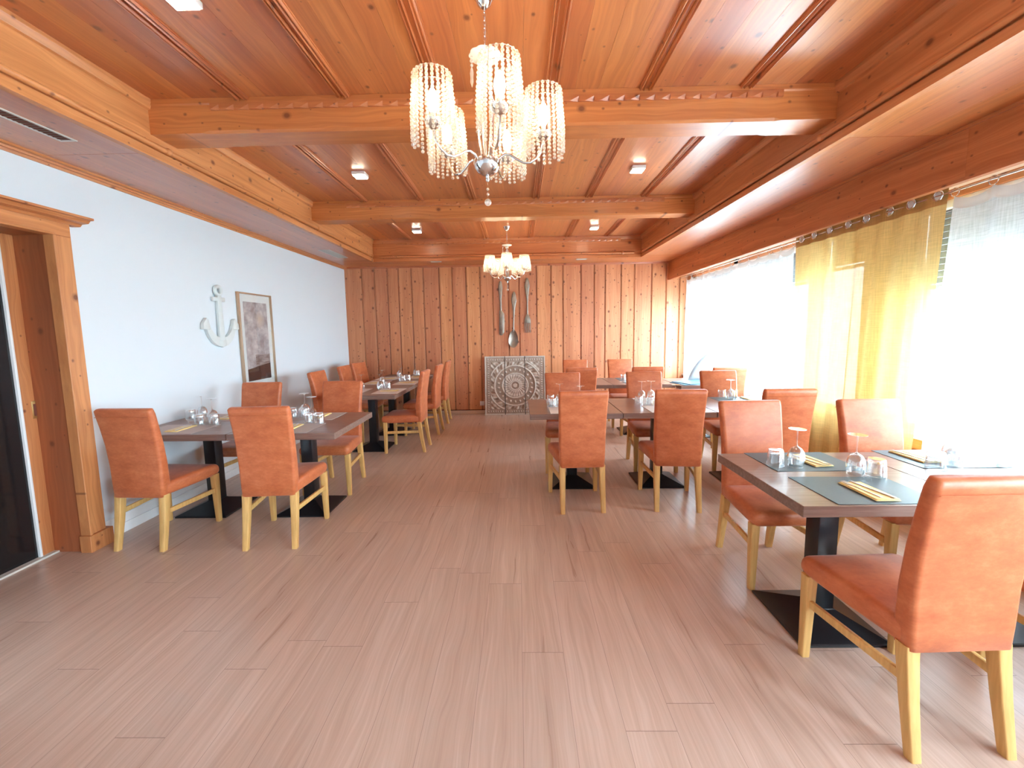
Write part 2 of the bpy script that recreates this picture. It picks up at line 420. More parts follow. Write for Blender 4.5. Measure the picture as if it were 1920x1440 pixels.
def empty(name, loc, rz=0):
    o = bpy.data.objects.new(name, None); COL.objects.link(o); o.empty_display_size = .1
    o.location = loc; o.rotation_euler = (0, 0, rz); return o
def tag(o, label, cat, group=None, kind=None):
    o['label'] = label; o['category'] = cat
    if group: o['group'] = group
    if kind: o['kind'] = kind
    return o
def struct(o, label=None):
    o['kind'] = 'structure'
    if label: o['label'] = label
    return o
def copy_tree(o, parent=None):
    c = o.copy(); COL.objects.link(c)
    if parent: c.parent = parent
    for ch in list(KIDS.get(o.name, [])):
        KIDS.setdefault(c.name, []).append(copy_tree(ch, c))
    return c
KIDS = {}
def reg(parent, *kids):
    KIDS.setdefault(parent.name, []).extend(kids)
def reg_all(o):
    ks = [c for c in COL.objects if c.parent == o]
    KIDS[o.name] = ks
    for k in ks: reg_all(k)

# ------------------------------------------------------------------ room shell
XL, XR, YB, YF = -3.06, 3.0, 7.52, -3.1
ZS, ZC = 2.655, 2.96           # soffit, coffered ceiling
CXL, CXR = -2.285, 1.965       # coffer sides
CYB = 6.79                     # coffer end face
TN = [0]
def trim(mb, mat, label, **kw):
    TN[0] += 1
    return struct(mb.build('trim_%d' % TN[0], mat, **kw), label)

struct(MB().box(XL-.3, XR+.3, YF-.2, YB+.2, -.1, 0).build('floor', 'floor', smooth=False), 'pinkish oak laminate plank floor')
wl = MB()
wl.box(XL-.3, XL, 2.775, YB+.2, 0, ZS+.4); wl.box(XL-.3, XL, YF-.2, 1.55, 0, ZS+.4); wl.box(XL-.3, XL, 1.55, 2.775, 2.185, ZS+.4)
struct(wl.build('wall_left', 'plaster', smooth=False), 'smooth white painted wall')
struct(MB().box(XL, XR+.3, YF-.2, YF, 0, ZC+.2).build('wall_front', 'plaster', smooth=False))
wr = MB()
wr.box(XR, XR+.14, YF, YB+.2, 0, .66); wr.box(XR, XR+.14, YF, YB+.2, 2.36, ZC+.1)
wr.box(XR, XR+.14, YF, -2.5, .66, 2.36); wr.box(XR, XR+.14, 7.40, YB+.2, .66, 2.36)
struct(wr.build('wall_right', 'pine_y_face', smooth=False), 'orange wooden panel below the windows')

# pine plank wall at the end of the room
GR = [-2.761, -2.537, -2.306, -2.111, -1.88, -1.668, -1.388, -1.158, -.911, -.667, -.439, -.163, .027, .335, .588, .8, 1.118, 1.352, 1.544, 1.823, 2.056, 2.358, 2.614, 2.85]
pb = MB(); ed = [XL] + GR + [XR+.05]
for a, b in zip(ed[:-1], ed[1:]):
    pb.rnd = random.random()
    x0, x1 = a+.016, b-.005
    if a == XL: x0 = a
    pb.box(x0, x1, YB, YB+.03, .075, ZC)
    if a != XL:
        pb.rnd = random.random(); pb.box(a+.001, a+.010, YB+.004, YB+.03, .075, ZC)
o = pb.build('wall_back', 'pine_wall', bevel=.004, seg=1, smooth=False)
struct(o, 'knotty orange pine plank wall')
struct(MB().box(XL, XR, YB+.022, YB+.2, 0, ZC+.1).build('trim_backing', 'bark', smooth=False)).name = 'trim_90'
struct(MB().box(XL, XR, YB-.012, YB+.02, 0, .06).build('baseboard_back', 'pale_wood', bevel=.003), 'low pale skirting under the pine wall')
bl = MB(); bl.box(XL, XL+.014, 2.90, YB-.02, 0, .075).box(XL, XL+.007, 2.90, YB-.02, .075, .145)
struct(bl.build('baseboard_left', 'white_paint', bevel=.003), 'white stepped skirting board')

# ceiling panels and the lower soffits round the coffers
BEAMS = [(.62, .83), (2.735, 2.945), (4.805, 4.99)]
BAT = [-1.687, -1.055, -.475, .222, .804, 1.411]
cb = MB()
xs = [CXL-.02] + BAT + [CXR+.02]
for a, b in zip(xs[:-1], xs[1:]):
    n = 4
    for k in range(n):
        cb.rnd = random.random(); cb.box(a+(b-a)*k/n, a+(b-a)*(k+1)/n-.0008, YF, CYB+.05, ZC, ZC+.03)
for a, b in ((XL, CXL-.012), (CXR+.012, 2.68)):
    for k in range(3):
        cb.rnd = random.random()
        w_ = (b-a)/3
        cb.box(a+k*w_, a+(k+1)*w_-.0006, YF, 2.755, ZS, ZS+.02)
        cb.rnd = random.random()
        cb.box(a+k*w_, a+(k+1)*w_-.0006, 2.758, CYB+.01, ZS, ZS+.02)
struct(cb.build('ceiling', 'pine_ceiling', smooth=False), 'varnished orange pine ceiling boards')
struct(MB().box(XL-.3, XR+.3, YF-.2, YB+.2, ZC+.035, ZC+.15).build('ceiling.001', 'bark', smooth=False)).name = 'trim_91'
bs = MB()
for k in range(3):
    bs.rnd = random.random(); w_ = (YB-CYB-.011)/3
    bs.box(XL, 2.68, CYB+.011+k*w_, CYB+.011+(k+1)*w_-.0006, ZS, ZS+.02)
trim(bs, 'pine_x_flat', 'pine soffit strip above the plank wall', smooth=False)

def coffer_profile(sgn):
    """profile in (offset into the room, z), outline of a face board with cornice and lower step"""
    return [(-.024, ZS-.036), (.016, ZS-.036), (.016, ZS+.012), (.000, ZS+.014), (.000, ZS+.026), (.012, ZS+.030), (.012, ZS+.056), (.018, ZS+.058), (.018, ZS+.074), (.012, ZS+.072), (.012, ZS+.245), (.026, ZS+.250), (.040, ZS+.285), (.040, ZC+.002), (-.024, ZC+.002)]
for sx, X in ((1, CXL), (-1, CXR)):
    pts = [(X+sx*(u-.012), z) for u, z in coffer_profile(1)]
    mb = MB(); mb.rnd = random.random(); mb.prism(pts, 'y', YF, CYB+.012)
    t = trim(mb, 'pine_y_face', 'stepped pine coffer face along the %s side' % ('left' if sx > 0 else 'right'), smooth=False)
    bd = MB(); bd.rnd = random.random()
    bd.tube([(X+sx*.014, YF, ZS+.038), (X+sx*.014, CYB-.10, ZS+.038)], .017, 12)
    for yb in (CYB-.13, 4.9, 2.84, .72):
        bd.ball((X+sx*.017, yb, ZS+.038), .024, 10, 6, 1.0)
    bd.build('bead_moulding', 'pine_y_face', t)
# end face of the coffer field
pts = [(CYB-(u-.012), z) for u, z in coffer_profile(1)]
mb = MB(); mb.prism([(p[0], p[1]) for p in pts], 'x', CXL, CXR)
t = trim(mb, 'pine_x_face', 'stepped pine coffer face at the far end', smooth=False)
bd = MB().tube([(CXL+.12, CYB-.016, ZS+.034), (CXR-.12, CYB-.016, ZS+.034)], .016, 10)
for xx in (CXL+.33, CXR-.30): bd.ball((xx, CYB-.02, ZS+.034), .026, 10, 6, 1.0)
bd.build('bead_moulding', 'pine_x_face', t)

# cross beams with a row of chip-carved notches
def carve_row(y, x0, x1, z):
    """thin strip with wedge-shaped notches cut into its lower edge"""
    mb = MB(); x = x0; yf = y-.016; zb, zt, zz = z-.012, z+.016, z+.026; P_ = .0925
    while x < x1:
        a, b, c = (x, yf, zb), (x+.058, yf, zt), (x+.058, yf+.0145, zb)
        d_, e_, f_ = (x+.058, yf, zb), (x+P_, yf, zb), (x+P_, yf, zt)
        g_, h_, i_ = (x, yf, zt), (x, yf, zz), (x+P_, yf, zz)
        mb.add([a, b, c, d_, e_, f_, g_, h_, i_, (x, y+.002, zb), (x+P_, y+.002, zb), (x, y+.002, zz), (x+P_, y+.002, zz)],
               [(0, 2, 1), (3, 1, 2), (0, 1, 6), (3, 4, 5, 1), (6, 1, 5, 8, 7), (0, 9, 10, 4, 3, 2), (7, 8, 12, 11)])
        x += P_
    return mb
def beam(y0, y1, zb, x0=CXL-.0, x1=CXR+.0):
    mb = MB(); c = .014
    full = [(y0, zb), (y1, zb), (y1, ZC), (y0, ZC)]
    def sec(x, ch):
        return [(x, y0+ch, zb), (x, y1-ch, zb), (x, y1, zb+ch), (x, y1, ZC-.001), (x, y0-.008, ZC-.001), (x, y0-.008, ZC-.030), (x, y0, ZC-.038), (x, y0, zb+ch)]
    mb.rnd = random.random()
    mb.loft([sec(x0, .001), sec(x0+.33, .001), sec(x0+.37, c), sec(x1-.37, c), sec(x1-.33, .001), sec(x1, .001)])
    t = trim(mb, 'pine_x_face', 'heavy pine ceiling beam with carved notches', smooth=False)
    carve_row(y0-.001, x0+.40, x1-.36, ZC-.060).build('carved_notches', 'pine_x_face', t, smooth=False)
for y0, y1 in BEAMS: beam(y0, y1, 2.757)
carve_row(CYB-.013, CXL+.40, CXR-.36, ZC-.075).build('carved_notches', 'pine_x_face', t, smooth=False)

# moulded battens between the beams
def batten(x, y0, y1):
    mb = MB(); mb.rnd = random.random()
    z = ZC
    for sgn in (-1, 1):
        p = [(x+sgn*.012, z+.001), (x+sgn*.012, z-.012), (x+sgn*.017, z-.024), (x+sgn*.023, z-.012), (x+sgn*.027, z-.012), (x+sgn*.031, z-.020), (x+sgn*.036, z-.020), (x+sgn*.040, z-.008), (x+sgn*.045, z-.008), (x+sgn*.045, z+.001)]
        mb.prism(p, 'y', y0, y1)
    mb.box(x-.012, x+.012, y0, y1, z-.006, z+.001)
    trim(mb, 'pine_ceiling', 'double moulded pine batten running along the ceiling', smooth=False)
for x in BAT:
    for a, b in ((YF, .612), (.83, 2.727), (2.945, 4.797), (4.99, CYB-.03)): batten(x, a, b)

# crown moulding on the walls, fascia over the windows
def crown(pr, axis, a, b, mat, label):
    mb = MB(); mb.rnd = random.random(); mb.prism(pr, axis, a, b); trim(mb, mat, label, smooth=False)
cp = [(0, -.038), (.010, -.038), (.014, -.022), (.030, -.022), (.034, -.010), (.060, -.010), (.068, -.002), (.068, .004), (0, .004)]
crown([(XL+u, ZS+z) for u, z in cp], 'y', YF, YB, 'pine_y_face', 'pine crown moulding over the white wall')
cp2 = [(0, -.030), (.008, -.030), (.012, -.016), (.022, -.016), (.026, -.002), (.026, .004), (0, .004)]
crown([(YB-u, ZS+z) for u, z in cp2], 'x', XL+.06, 2.65, 'pine_x_face', 'thin pine crown moulding over the plank wall')
fb = MB(); y = YF
for ye in (-.6, 2.62, 5.1, YB-.0):
    fb.rnd = random.random(); fb.box(2.655, 2.685, y, ye-.001, 2.353, ZS+.01); y = ye
fb.rnd = .2; fb.box(2.642, 2.655, YF, YB, ZS-.018, ZS+.002); fb.box(2.648, 2.690, YF, YB, 2.340, 2.353)
trim(fb, 'pine_y_face', 'deep pine pelmet board above the windows', smooth=False)
fb = MB().box(2.68, XR, YF, YB, 2.42, 2.44)
trim(fb, 'pale_wood', 'pale board behind the pelmet', smooth=False)

# window sill
sl = MB().box(2.925, XR+.02, YF, YB, .655, .685)
trim(sl, 'white_paint', 'white window sill', bevel=.006)
sl = MB().box(2.94, XR, YF, YB, .58, .655)
trim(sl, 'pine_y_face', 'pine rail under the window sill')

# windows: panes between posts
POSTS = [(-2.5, -2.4), (-.25, .05), (1.50, 1.88), (3.32, 3.71), (4.30, 4.40), (5.85, 5.95), (7.32, 7.40)]
wn = 0
for (a0, a1), (b0, b1) in zip(POSTS[:-1], POSTS[1:]):
    wn += 1
    fr = MB(); y0, y1, z0, z1, t = a1, b0, .685, 2.36, .055
    fr.box(XR+.02, XR+.075, y0, y0+t, z0, z1).box(XR+.02, XR+.075, y1-t, y1, z0, z1)
    fr.box(XR+.02, XR+.075, y0, y1, z0, z0+t).box(XR+.02, XR+.075, y0, y1, z1-t, z1)
    f = struct(fr.build('window_%d' % wn, 'white_paint', bevel=.004), 'white framed window pane facing the street')
    MB().box(XR+.045, XR+.051, y0+t-.005, y1-t+.005, z0+t-.005, z1-t+.005).build('window_glass', 'pane', f, smooth=False)
pm = MB()
for a, b in POSTS: pm.box(XR, XR+.12, a, b, .66, 2.42)
trim(pm, 'white_paint', 'white posts between the window panes', smooth=False)

# half-lowered slatted shutters outside the panes
def shutter(y0, y1, zb, label):
    mb = MB(); z = zb+.012
    while z < 2.36:
        mb.add([(XR+.125, y0, z), (XR+.125, y1, z), (XR+.137, y1, z+.0445), (XR+.137, y0, z+.0445), (XR+.139, y0, z-.001), (XR+.139, y1, z-.001), (XR+.145, y1, z+.0432), (XR+.145, y0, z+.0432)],
               [(0, 1, 2, 3), (4, 7, 6, 5), (0, 4, 5, 1), (3, 2, 6, 7), (0, 3, 7, 4), (1, 5, 6, 2)])
        z += .046
    r = empty('roller_shutter', (0, 0, 0)); tag(r, label, 'shutter', 'shutters outside the windows')
    mb.build('slats', 'blind', r, smooth=False)
    MB().box(XR+.122, XR+.148, y0, y1, zb-.03, zb).build('bottom_rail', 'blind', r, bevel=.003)
    MB().box(XR+.122, XR+.150, y0, y0+.025, .7, 2.40).build('guide_rail', 'white_paint', r)
    MB().box(XR+.122, XR+.150, y1-.025, y1, .7, 2.40).build('guide_rail', 'white_paint', r)
for y0, y1, zb, lb in ((.06, 1.49, 1.78, 'grey slatted shutter outside the window nearest the camera'),
                       (1.89, 3.31, 1.79, 'grey slatted shutter lowered furthest, beside the right edge of the yellow curtain'),
                       (3.72, 4.29, 2.06, 'grey slatted shutter seen through the left half of the yellow curtain'),
                       (4.41, 5.84, 1.98, 'grey slatted shutter behind the near half of the far white curtain'),
                       (5.96, 7.31, 2.02, 'grey slatted shutter behind the white curtain next to the pine wall')):
    shutter(y0, y1, zb, lb)

# outside
struct(MB().box(-40, 60, -40, 60, -.35, -.3).build('floor.001', 'outdoor_ground', smooth=False)).name = 'trim_92'
bd = empty('building', (17, 16.5, -.3)); tag(bd, 'pale building with small blue windows seen outside through the curtains', 'building')
MB().box(-4, 8, 0, 6, 0, 6).build('wall', 'facade', bd, smooth=False)
for x, x2, z, z2 in ((-.35, .35, 1.15, 1.8), (-.40, .40, .05, .72), (-2.2, -1.4, 1.15, 1.8), (-2.2, -1.4, .05, .72), (1.6, 2.4, 1.15, 1.8), (1.6, 2.4, .05, .72), (-.4, .4, 3.2, 4.2), (-2.2, -1.4, 3.2, 4.2)):
    MB().box(x, x2, -.05, 0, z, z2).build('window', 'facade_glass', bd, smooth=False)

# ------------------------------------------------------------------ doorway on the left
d = struct(MB().box(-3.325, -3.28, 2.68, 2.80, 0, 2.18).build('door_1', 'pine_z_face', bevel=.004), 'sliding door with orange wooden stile and dark glass')
MB().box(-3.315, -3.29, 1.60, 2.67, 0.01, 2.18).build('door_glass', 'dark_glass', d, smooth=False)
MB().box(-3.322, -3.272, 2.665, 2.682, 0.0, 2.18).build('edge_strip', 'white_paint', d, bevel=.006)
h = MB(); h.box(-3.281, -3.277, 2.735, 2.768, .955, 1.075)
hp = h.build('flush_pull', 'brass', d, bevel=.0015)
MB().box(-3.278, -3.2745, 2.744, 2.759, .975, 1.055).build('recess', 'bark', hp)
MB().box(-3.33, -3.245, 1.6, 2.79, 0, .012).build('threshold', 'vent_white', d)
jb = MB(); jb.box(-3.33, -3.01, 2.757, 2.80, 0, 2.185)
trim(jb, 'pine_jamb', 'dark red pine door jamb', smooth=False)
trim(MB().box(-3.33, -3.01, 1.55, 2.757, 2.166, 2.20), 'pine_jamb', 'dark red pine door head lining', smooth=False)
cs_ = MB(); cs_.rnd = .7
cs_.box(XL-.01, -3.008, 2.752, 2.866, .12, 2.166)      # face of the casing
cs_.box(XL-.01, -2.998, 2.748, 2.766, .12, 2.166)      # inner bead
cs_.box(XL-.01, -3.030, 2.866, 2.888, .12, 2.255)      # outer return
cs_.box(XL-.01, -2.990, 2.735, 2.902, 0, .12)          # plinth block
trim(cs_, 'pine_z_face', 'light pine door casing with plinth block', bevel=.003, seg=1, smooth=False)
ch = MB(); ch.rnd = .8; ch.box(XL-.01, -3.008, 1.45, 2.866, 2.166, 2.255); ch.box(XL-.01, -2.998, 1.5, 2.766, 2.164, 2.182)
trim(ch, 'pine_y_face', 'light pine door head casing', bevel=.003, seg=1, smooth=False)
cc_ = MB(); cc_.prism([(XL-.005, 2.252), (-3.0, 2.252), (-2.985, 2.268), (-2.94, 2.272), (-2.925, 2.290), (-2.90, 2.292), (-2.90, 2.306), (XL-.005, 2.306)], 'y', 1.4, 2.93)
trim(cc_, 'pine_y_face', 'projecting pine cornice over the doorway', smooth=False)

# ------------------------------------------------------------------ furniture prototypes
def make_chair():
    r = empty('dining_chair', (0, 0, 0))
    # seat
    secs = []
    for y, w_, zt, zb, rad in ((-.175, .372, .462, .388, .02), (-.165, .380, .470, .380, .028), (0, .415, .477, .378, .030), (.16, .445, .476, .378, .032), (.235, .456, .472, .380, .034), (.262, .452, .464, .386, .034), (.272, .436, .450, .398, .024)):
        secs.append([(u, y, (zt+zb)/2+v) for u, v in rr(w_, zt-zb, rad)])
    MB().loft(secs).build('seat', 'leather', r, ang=60)
    # backrest: straight behind the seat, leaning back above it
    secs = []
    for z, yr, th, w_ in ((.372, -.206, .060, .352), (.378, -.213, .074, .368), (.46, -.215, .078, .374), (.60, -.216, .072, .380), (.75, -.228, .066, .386), (.88, -.248, .060, .394), (.975, -.266, .056, .402), (1.000, -.270, .050, .402), (1.011, -.268, .036, .392), (1.014, -.264, .020, .376)):
        secs.append([(u, yr+th/2+v+(.0 if th > .045 else (.056-th)/2), z) for u, v in rr(w_, th, .020)])
    MB().loft(secs).build('backrest', 'leather', r, ang=60)
    sm = MB(); 
    sm.tube([(-.194, -.2655, .955), (-.19, -.2685, .958), (.19, -.2685, .958), (.194, -.2655, .955)], .0016, 5)
    sm.build('seam', 'leather', r)
    def leg(top, bot, a, b):
        secs = []
        for t in (0, .12, .5, 1):
            x = top[0]+(bot[0]-top[0])*t; y = top[1]+(bot[1]-top[1])*(t**1.25); z = top[2]+(bot[2]-top[2])*t
            w_ = a+(b-a)*t
            secs.append([(x+u, y+v, z) for u, v in rr(w_, w_*.98, .005, 2)])
        return MB().loft(secs)
    for sx in (-1, 1):
        leg((sx*.207, .232, .392), (sx*.210, .236, 0), .048, .034).build('leg', 'beech', r, ang=50)
        leg((sx*.163, -.180, .390), (sx*.168, -.236, 0), .050, .036).build('leg', 'beech', r, ang=50)
        MB().bar((sx*.167, -.185, .262), (sx*.208, .222, .262), .018, .034).build('stretcher', 'beech', r, bevel=.003)
    reg_all(r)
    return r
CHAIR = make_chair(); used = [False]
def chair(x, y, deg, label, group):
    o = copy_tree(CHAIR) if used[0] else CHAIR
    used[0] = True
    o.location = (x, y, 0); o.rotation_euler = (0, 0, radians(deg))
    return tag(o, label, 'chair', group)

def make_table(w_, dp, label, group, x, y, rz=0, bx=0, by=0):
    r = empty('dining_table', (x, y, 0), radians(rz)); tag(r, label, 'table', group)
    MB().box(-w_/2+.001, w_/2-.001, -dp/2, dp/2, .701, .75).build('tabletop', 'table', r, bevel=.002, seg=1, smooth=False)
    MB().box(bx-.048, bx+.048, by-.048, by+.048, .06, .701).build('column', 'black_metal', r, bevel=.004)
    b = MB(); q = lambda s, z: [(bx-s, by-s, z), (bx+s, by-s, z), (bx+s, by+s, z), (bx-s, by+s, z)]
    b.loft([q(.212, 0), q(.212, .010), q(.206, .014), q(.054, .078), q(.05, .082)])
    b.build('base', 'black_metal', r, smooth=False)
    MB().box(bx-.18, bx+.18, by-.18, by+.18, .693, .7005).build('mounting_plate', 'black_metal', r)
    return r

GC = 'orange leather dining chairs'; GT = 'square pedestal dining tables pushed into rows'
make_table(.828, .826, 'wooden table of the left front pair, the half against the white wall', GT, -2.640, 3.488)
make_table(.828, .826, 'wooden table of the left front pair, the half next to the aisle', GT, -1.808, 3.488)
make_table(.83, .83, 'nearest wooden table of the long left rear row', GT, -1.897, 5.345)
make_table(.83, .83, 'middle wooden table of the long left rear row', GT, -1.897, 6.177)
make_table(.83, .83, 'farthest wooden table of the left rear row, close to the pine wall', GT, -1.897, 7.009)
make_table(.772, .755, 'wooden table in the right foreground with the exposed corner and two slate mats', GT, 1.569, 2.076, 0, -.045, -.028)
make_table(.772, .755, 'wooden table in the right foreground on the window side, half cropped by the frame', GT, 2.343, 2.076, 0, -.02, -.028)
make_table(.83, .826, 'aisle end wooden table of the middle right row', GT, .513, 4.10, 0, 0, -.06)
make_table(.83, .826, 'centre wooden table of the middle right row', GT, 1.346, 4.10, 0, 0, -.06)
make_table(.83, .826, 'window end wooden table of the middle right row with dark mats', GT, 2.18, 4.10, 0, 0, -.06)
make_table(.83, .83, 'rear right wooden table hidden behind chair backs, nearest the carved panel', GT, .863, 6.03, 0, 0, .03)
make_table(.83, .83, 'rear right wooden table with one end showing beside the window table', GT, 1.696, 6.03, 0, 0, .03)
make_table(.62, .83, 'small rear table at the window carrying the blue mats and the cushion', GT, 2.43, 5.86)

chair(-2.665, 3.0, -2, 'orange chair closest to the wooden doorway, seen from behind', GC)
chair(-1.772, 3.008, 4, 'orange chair on the aisle at the left front table, seen from behind', GC)
chair(-2.62, 3.968, 180, 'orange chair below the framed picture, facing the camera', GC)
chair(-1.795, 3.98, 180, 'orange chair on the far side of the left front table nearest the aisle', GC)
chair(-2.372, 5.35, -91, 'orange chair on the wall side of the left rear row, nearest the picture', GC)
chair(-2.373, 6.21, -89, 'orange chair on the wall side of the left rear row, middle one', GC)
chair(-2.405, 6.80, -100, 'orange chair on the wall side of the left rear row, nearest the pine wall', GC)
chair(-1.424, 5.278, 90, 'first orange chair along the aisle side of the left rear row', GC)
chair(-1.41, 6.165, 89, 'second orange chair along the aisle side of the left rear row', GC)
chair(-1.40, 6.89, 91, 'third orange chair along the aisle side of the left rear row, by the pine wall', GC)
chair(.504, 3.546, 3, 'orange chair seen from behind at the aisle end of the middle right row', GC)
chair(1.313, 3.555, -5, 'orange chair seen from behind at the centre of the middle right row', GC)
chair(2.14, 3.52, -3, 'orange chair with rounded top in front of the yellow curtain, back to the camera', GC)
chair(.50, 4.516, 180, 'orange chair facing the camera behind the aisle end of the middle right row', GC)
chair(1.42, 4.505, 180, 'orange chair facing the camera behind the centre of the middle right row', GC)
chair(2.25, 4.51, 178, 'pale orange chair facing the camera near the cushion by the window', GC)
chair(.80, 5.565, 2, 'orange chair seen from behind at the aisle end of the rear right table', GC)
chair(1.65, 5.575, 0, 'orange chair seen from behind at the window end of the rear right table', GC)
chair(.92, 6.54, 180, 'orange chair against the pine wall right of the carved panel', GC)
chair(1.64, 6.53, 180, 'pinkish orange chair against the pine wall nearest the window', GC)
chair(2.60, 5.36, -5, 'orange chair mostly hidden behind the pale one near the cushion by the window', GC)
chair(1.533, 2.528, 180, 'orange chair facing the camera behind the right foreground table, aisle side', GC)
chair(2.31, 2.528, 180, 'orange chair facing the camera behind the right foreground table, window side', GC)
chair(1.508, 1.567, 2, 'large orange chair in the right foreground seen from behind', GC)
chair(2.30, 1.562, 2, 'orange chair cropped by the right picture edge, only a seat corner showing', GC)

# ------------------------------------------------------------------ table settings
TZ = .75
MATS = []
def rest_z(x, y, r=.043):
    for mx, my, rz in MATS:
        a = radians(rz); u = (x-mx)*cos(a)+(y-my)*sin(a); v = -(x-mx)*sin(a)+(y-my)*cos(a)
        if abs(u) < .2275+r and abs(v) < .164+r: return TZ+.0046
    return TZ+.0005
def placemat(x, y, rz, mat, label):
    MATS.append((x, y, rz))
    sx, sy = .455, .328
    o = MB().grid(lambda u, v: ((u-.5)*sx, (v-.5)*sy, .0022+.0012*sin(7*u+3)*sin(5*v)), 10, 8)
    g2 = [(p[0], p[1], 0) for p in o.v]; n = len(o.v)
    o.f += [[n+i for i in reversed(f)] for f in o.f[:]]; o.r += o.r[:]; o.v += g2
    nu, nv = 10, 8
    ring_ = [i for i in range(nu+1)] + [j*(nu+1)+nu for j in range(1, nv+1)] + [nv*(nu+1)+i for i in range(nu-1, -1, -1)] + [j*(nu+1) for j in range(nv-1, 0, -1)]
    for i in range(len(ring_)):
        a, b = ring_[i], ring_[(i+1) % len(ring_)]
        o.f.append([a, n+a, n+b, b]); o.r.append(.5)
    m = o.build('placemat', mat, None); m.location = (x, y, TZ+.0004); m.rotation_euler.z = radians(rz)
    return tag(m, label, 'placemat', 'placemats on the tables')

def proto_napkin():
    secs = []
    def layer(z, w_, l, sk):
        return [(-w_/2+sk, -l/2, z), (w_/2+sk, -l/2, z), (w_/2, l/2, z), (-w_/2, l/2, z)]
    mb = MB().loft([layer(0, .105, .215, 0), layer(.004, .105, .215, 0)])
    mb.loft([layer(.0042, .098, .205, .003), layer(.0078, .098, .205, .003)])
    o = mb.build('napkin', 'napkin', None, bevel=.001, seg=1); return o
def flat_shape(mb, outline, z0, z1):
    mb.prism(outline, 'z', z0, z1)
def proto_fork():
    mb = MB()
    hw = [(-.095, .005), (-.06, .0048), (-.02, .0028), (.03, .0024), (.05, .006), (.06, .011), (.068, .0115)]
    out = [(-w_, y) for y, w_ in hw] + [(w_, y) for y, w_ in reversed(hw)]
    mb.prism([(x, y) for x, y in out], 'z', 0, .0024)
    for k in range(4):
        x = -.0098+k*.0065; mb.prism([(x-.0016, .067), (x+.0016, .067), (x+.0009, .105), (x-.0009, .105)], 'z', .0004, .0022)
    return mb.build('fork', 'steel', None, bevel=.0004, seg=1)
def proto_knife():
    mb = MB()
    mb.prism([(-.006, -.105), (.006, -.105), (.0055, -.02), (.004, 0), (-.004, 0), (-.0055, -.02)], 'z', 0, .0045)
    mb.prism([(-.004, 0), (.008, 0), (.0095, .06), (.007, .095), (-.001, .108), (-.004, .10)], 'z', .0012, .0030)
    return mb.build('knife', 'steel', None, bevel=.0006, seg=1)
NAP, FRK, KNF = proto_napkin(), proto_fork(), proto_knife()
for o in (NAP, FRK, KNF): COL.objects.unlink(o)
def put(proto, x, y, z, rz, label, cat, group):
    o = proto.copy(); COL.objects.link(o); o.location = (x, y, z); o.rotation_euler = (0, 0, radians(rz))
    return tag(o, label, cat, group)
def setting(x, y, deg, mat, kind, where, dx=0, dy=0, off=0):
    """x,y: middle of the mat; deg: the way the guest looks (0 = away from the camera)"""
    a = radians(deg)
    def loc(u, v): return (x+u*cos(a)-v*sin(a), y+u*sin(a)+v*cos(a))
    placemat(x, y, deg, mat, '%s placemat, %s' % (kind, where))
    c = loc(dx, dy); z = TZ+.0045
    put(NAP, c[0], c[1], z, deg+off, 'folded yellow napkin on the placemat: %s' % where, 'napkin', 'yellow napkins')
    f = loc(dx-.022, dy+.008); k = loc(dx+.02, dy+.006)
    put(FRK, f[0], f[1], z+.0082, deg+off+5, 'steel fork on the napkin: %s' % where, 'fork', 'forks on the napkins')
    put(KNF, k[0], k[1], z+.0082, deg+off+9, 'steel knife on the napkin: %s' % where, 'knife', 'knives on the napkins')
# right foreground
setting(1.565, 1.876, 0, 'slate_mat', 'dark slate', 'nearest the camera, right foreground table', 0, -.035)
setting(1.565, 2.290, 180, 'slate_mat', 'dark slate', 'far aisle corner, right foreground table', -.045, 0, 6)
setting(2.335, 2.315, 180, 'slate_mat', 'dark slate', 'far window place, right foreground table', .105, -.02, 0)
setting(2.345, 1.876, 0, 'slate_mat', 'dark slate', 'near window place, right foreground table', 0, 0)
# left front
setting(-2.735, 3.262, 0, 'taupe_mat', 'taupe', 'near wall place, left front table', .02, .0)
setting(-1.845, 3.262, 0, 'taupe_mat', 'taupe', 'near aisle place, left front table', .02, .0)
setting(-2.66, 3.725, 180, 'taupe_mat', 'taupe', 'far wall place, left front table', -.02, .0)
setting(-1.855, 3.725, 180, 'taupe_mat', 'taupe', 'far aisle place, left front table', -.055, .0)
# left rear row
for yy, n in ((5.30, 'first'), (6.16, 'second'), (6.95, 'third')):
    setting(-1.655, yy, 90, 'pale_mat', 'pale', '%s on the aisle side, left rear row' % n, 0, .0)
for yy, n in ((5.33, 'first'), (6.22, 'second'), (6.80, 'third')):
    setting(-2.125, yy, -90, 'pale_mat', 'pale', '%s on the wall side, left rear row' % n, .06, .0)
# middle right row
setting(.513, 3.866, 0, 'pale_mat', 'pale', 'near place, aisle end, middle right row', 0, 0)
setting(.52, 4.335, 180, 'pale_mat', 'pale', 'far place, aisle end, middle right row', 0, 0)
setting(1.42, 3.866, 0, 'pale_mat', 'pale', 'near place, centre, middle right row', 0, 0)
setting(1.45, 4.335, 180, 'pale_mat', 'pale', 'far place, centre, middle right row', -.05, 0)
setting(2.27, 3.866, 0, 'slate_mat', 'dark slate', 'near place, window end, middle right row', 0, 0)
setting(2.27, 4.335, 180, 'slate_mat', 'dark slate', 'far place, window end, middle right row', -.13, 0)
# rear right
setting(1.70, 6.21, 180, 'slate_mat', 'dark slate', 'far window place, rear right table', 0, 0)
setting(.88, 6.21, 180, 'slate_mat', 'dark slate', 'far aisle place, rear right table', 0, 0)
setting(1.70, 5.75, 0, 'slate_mat', 'dark slate', 'near window place, rear right table', 0, 0)

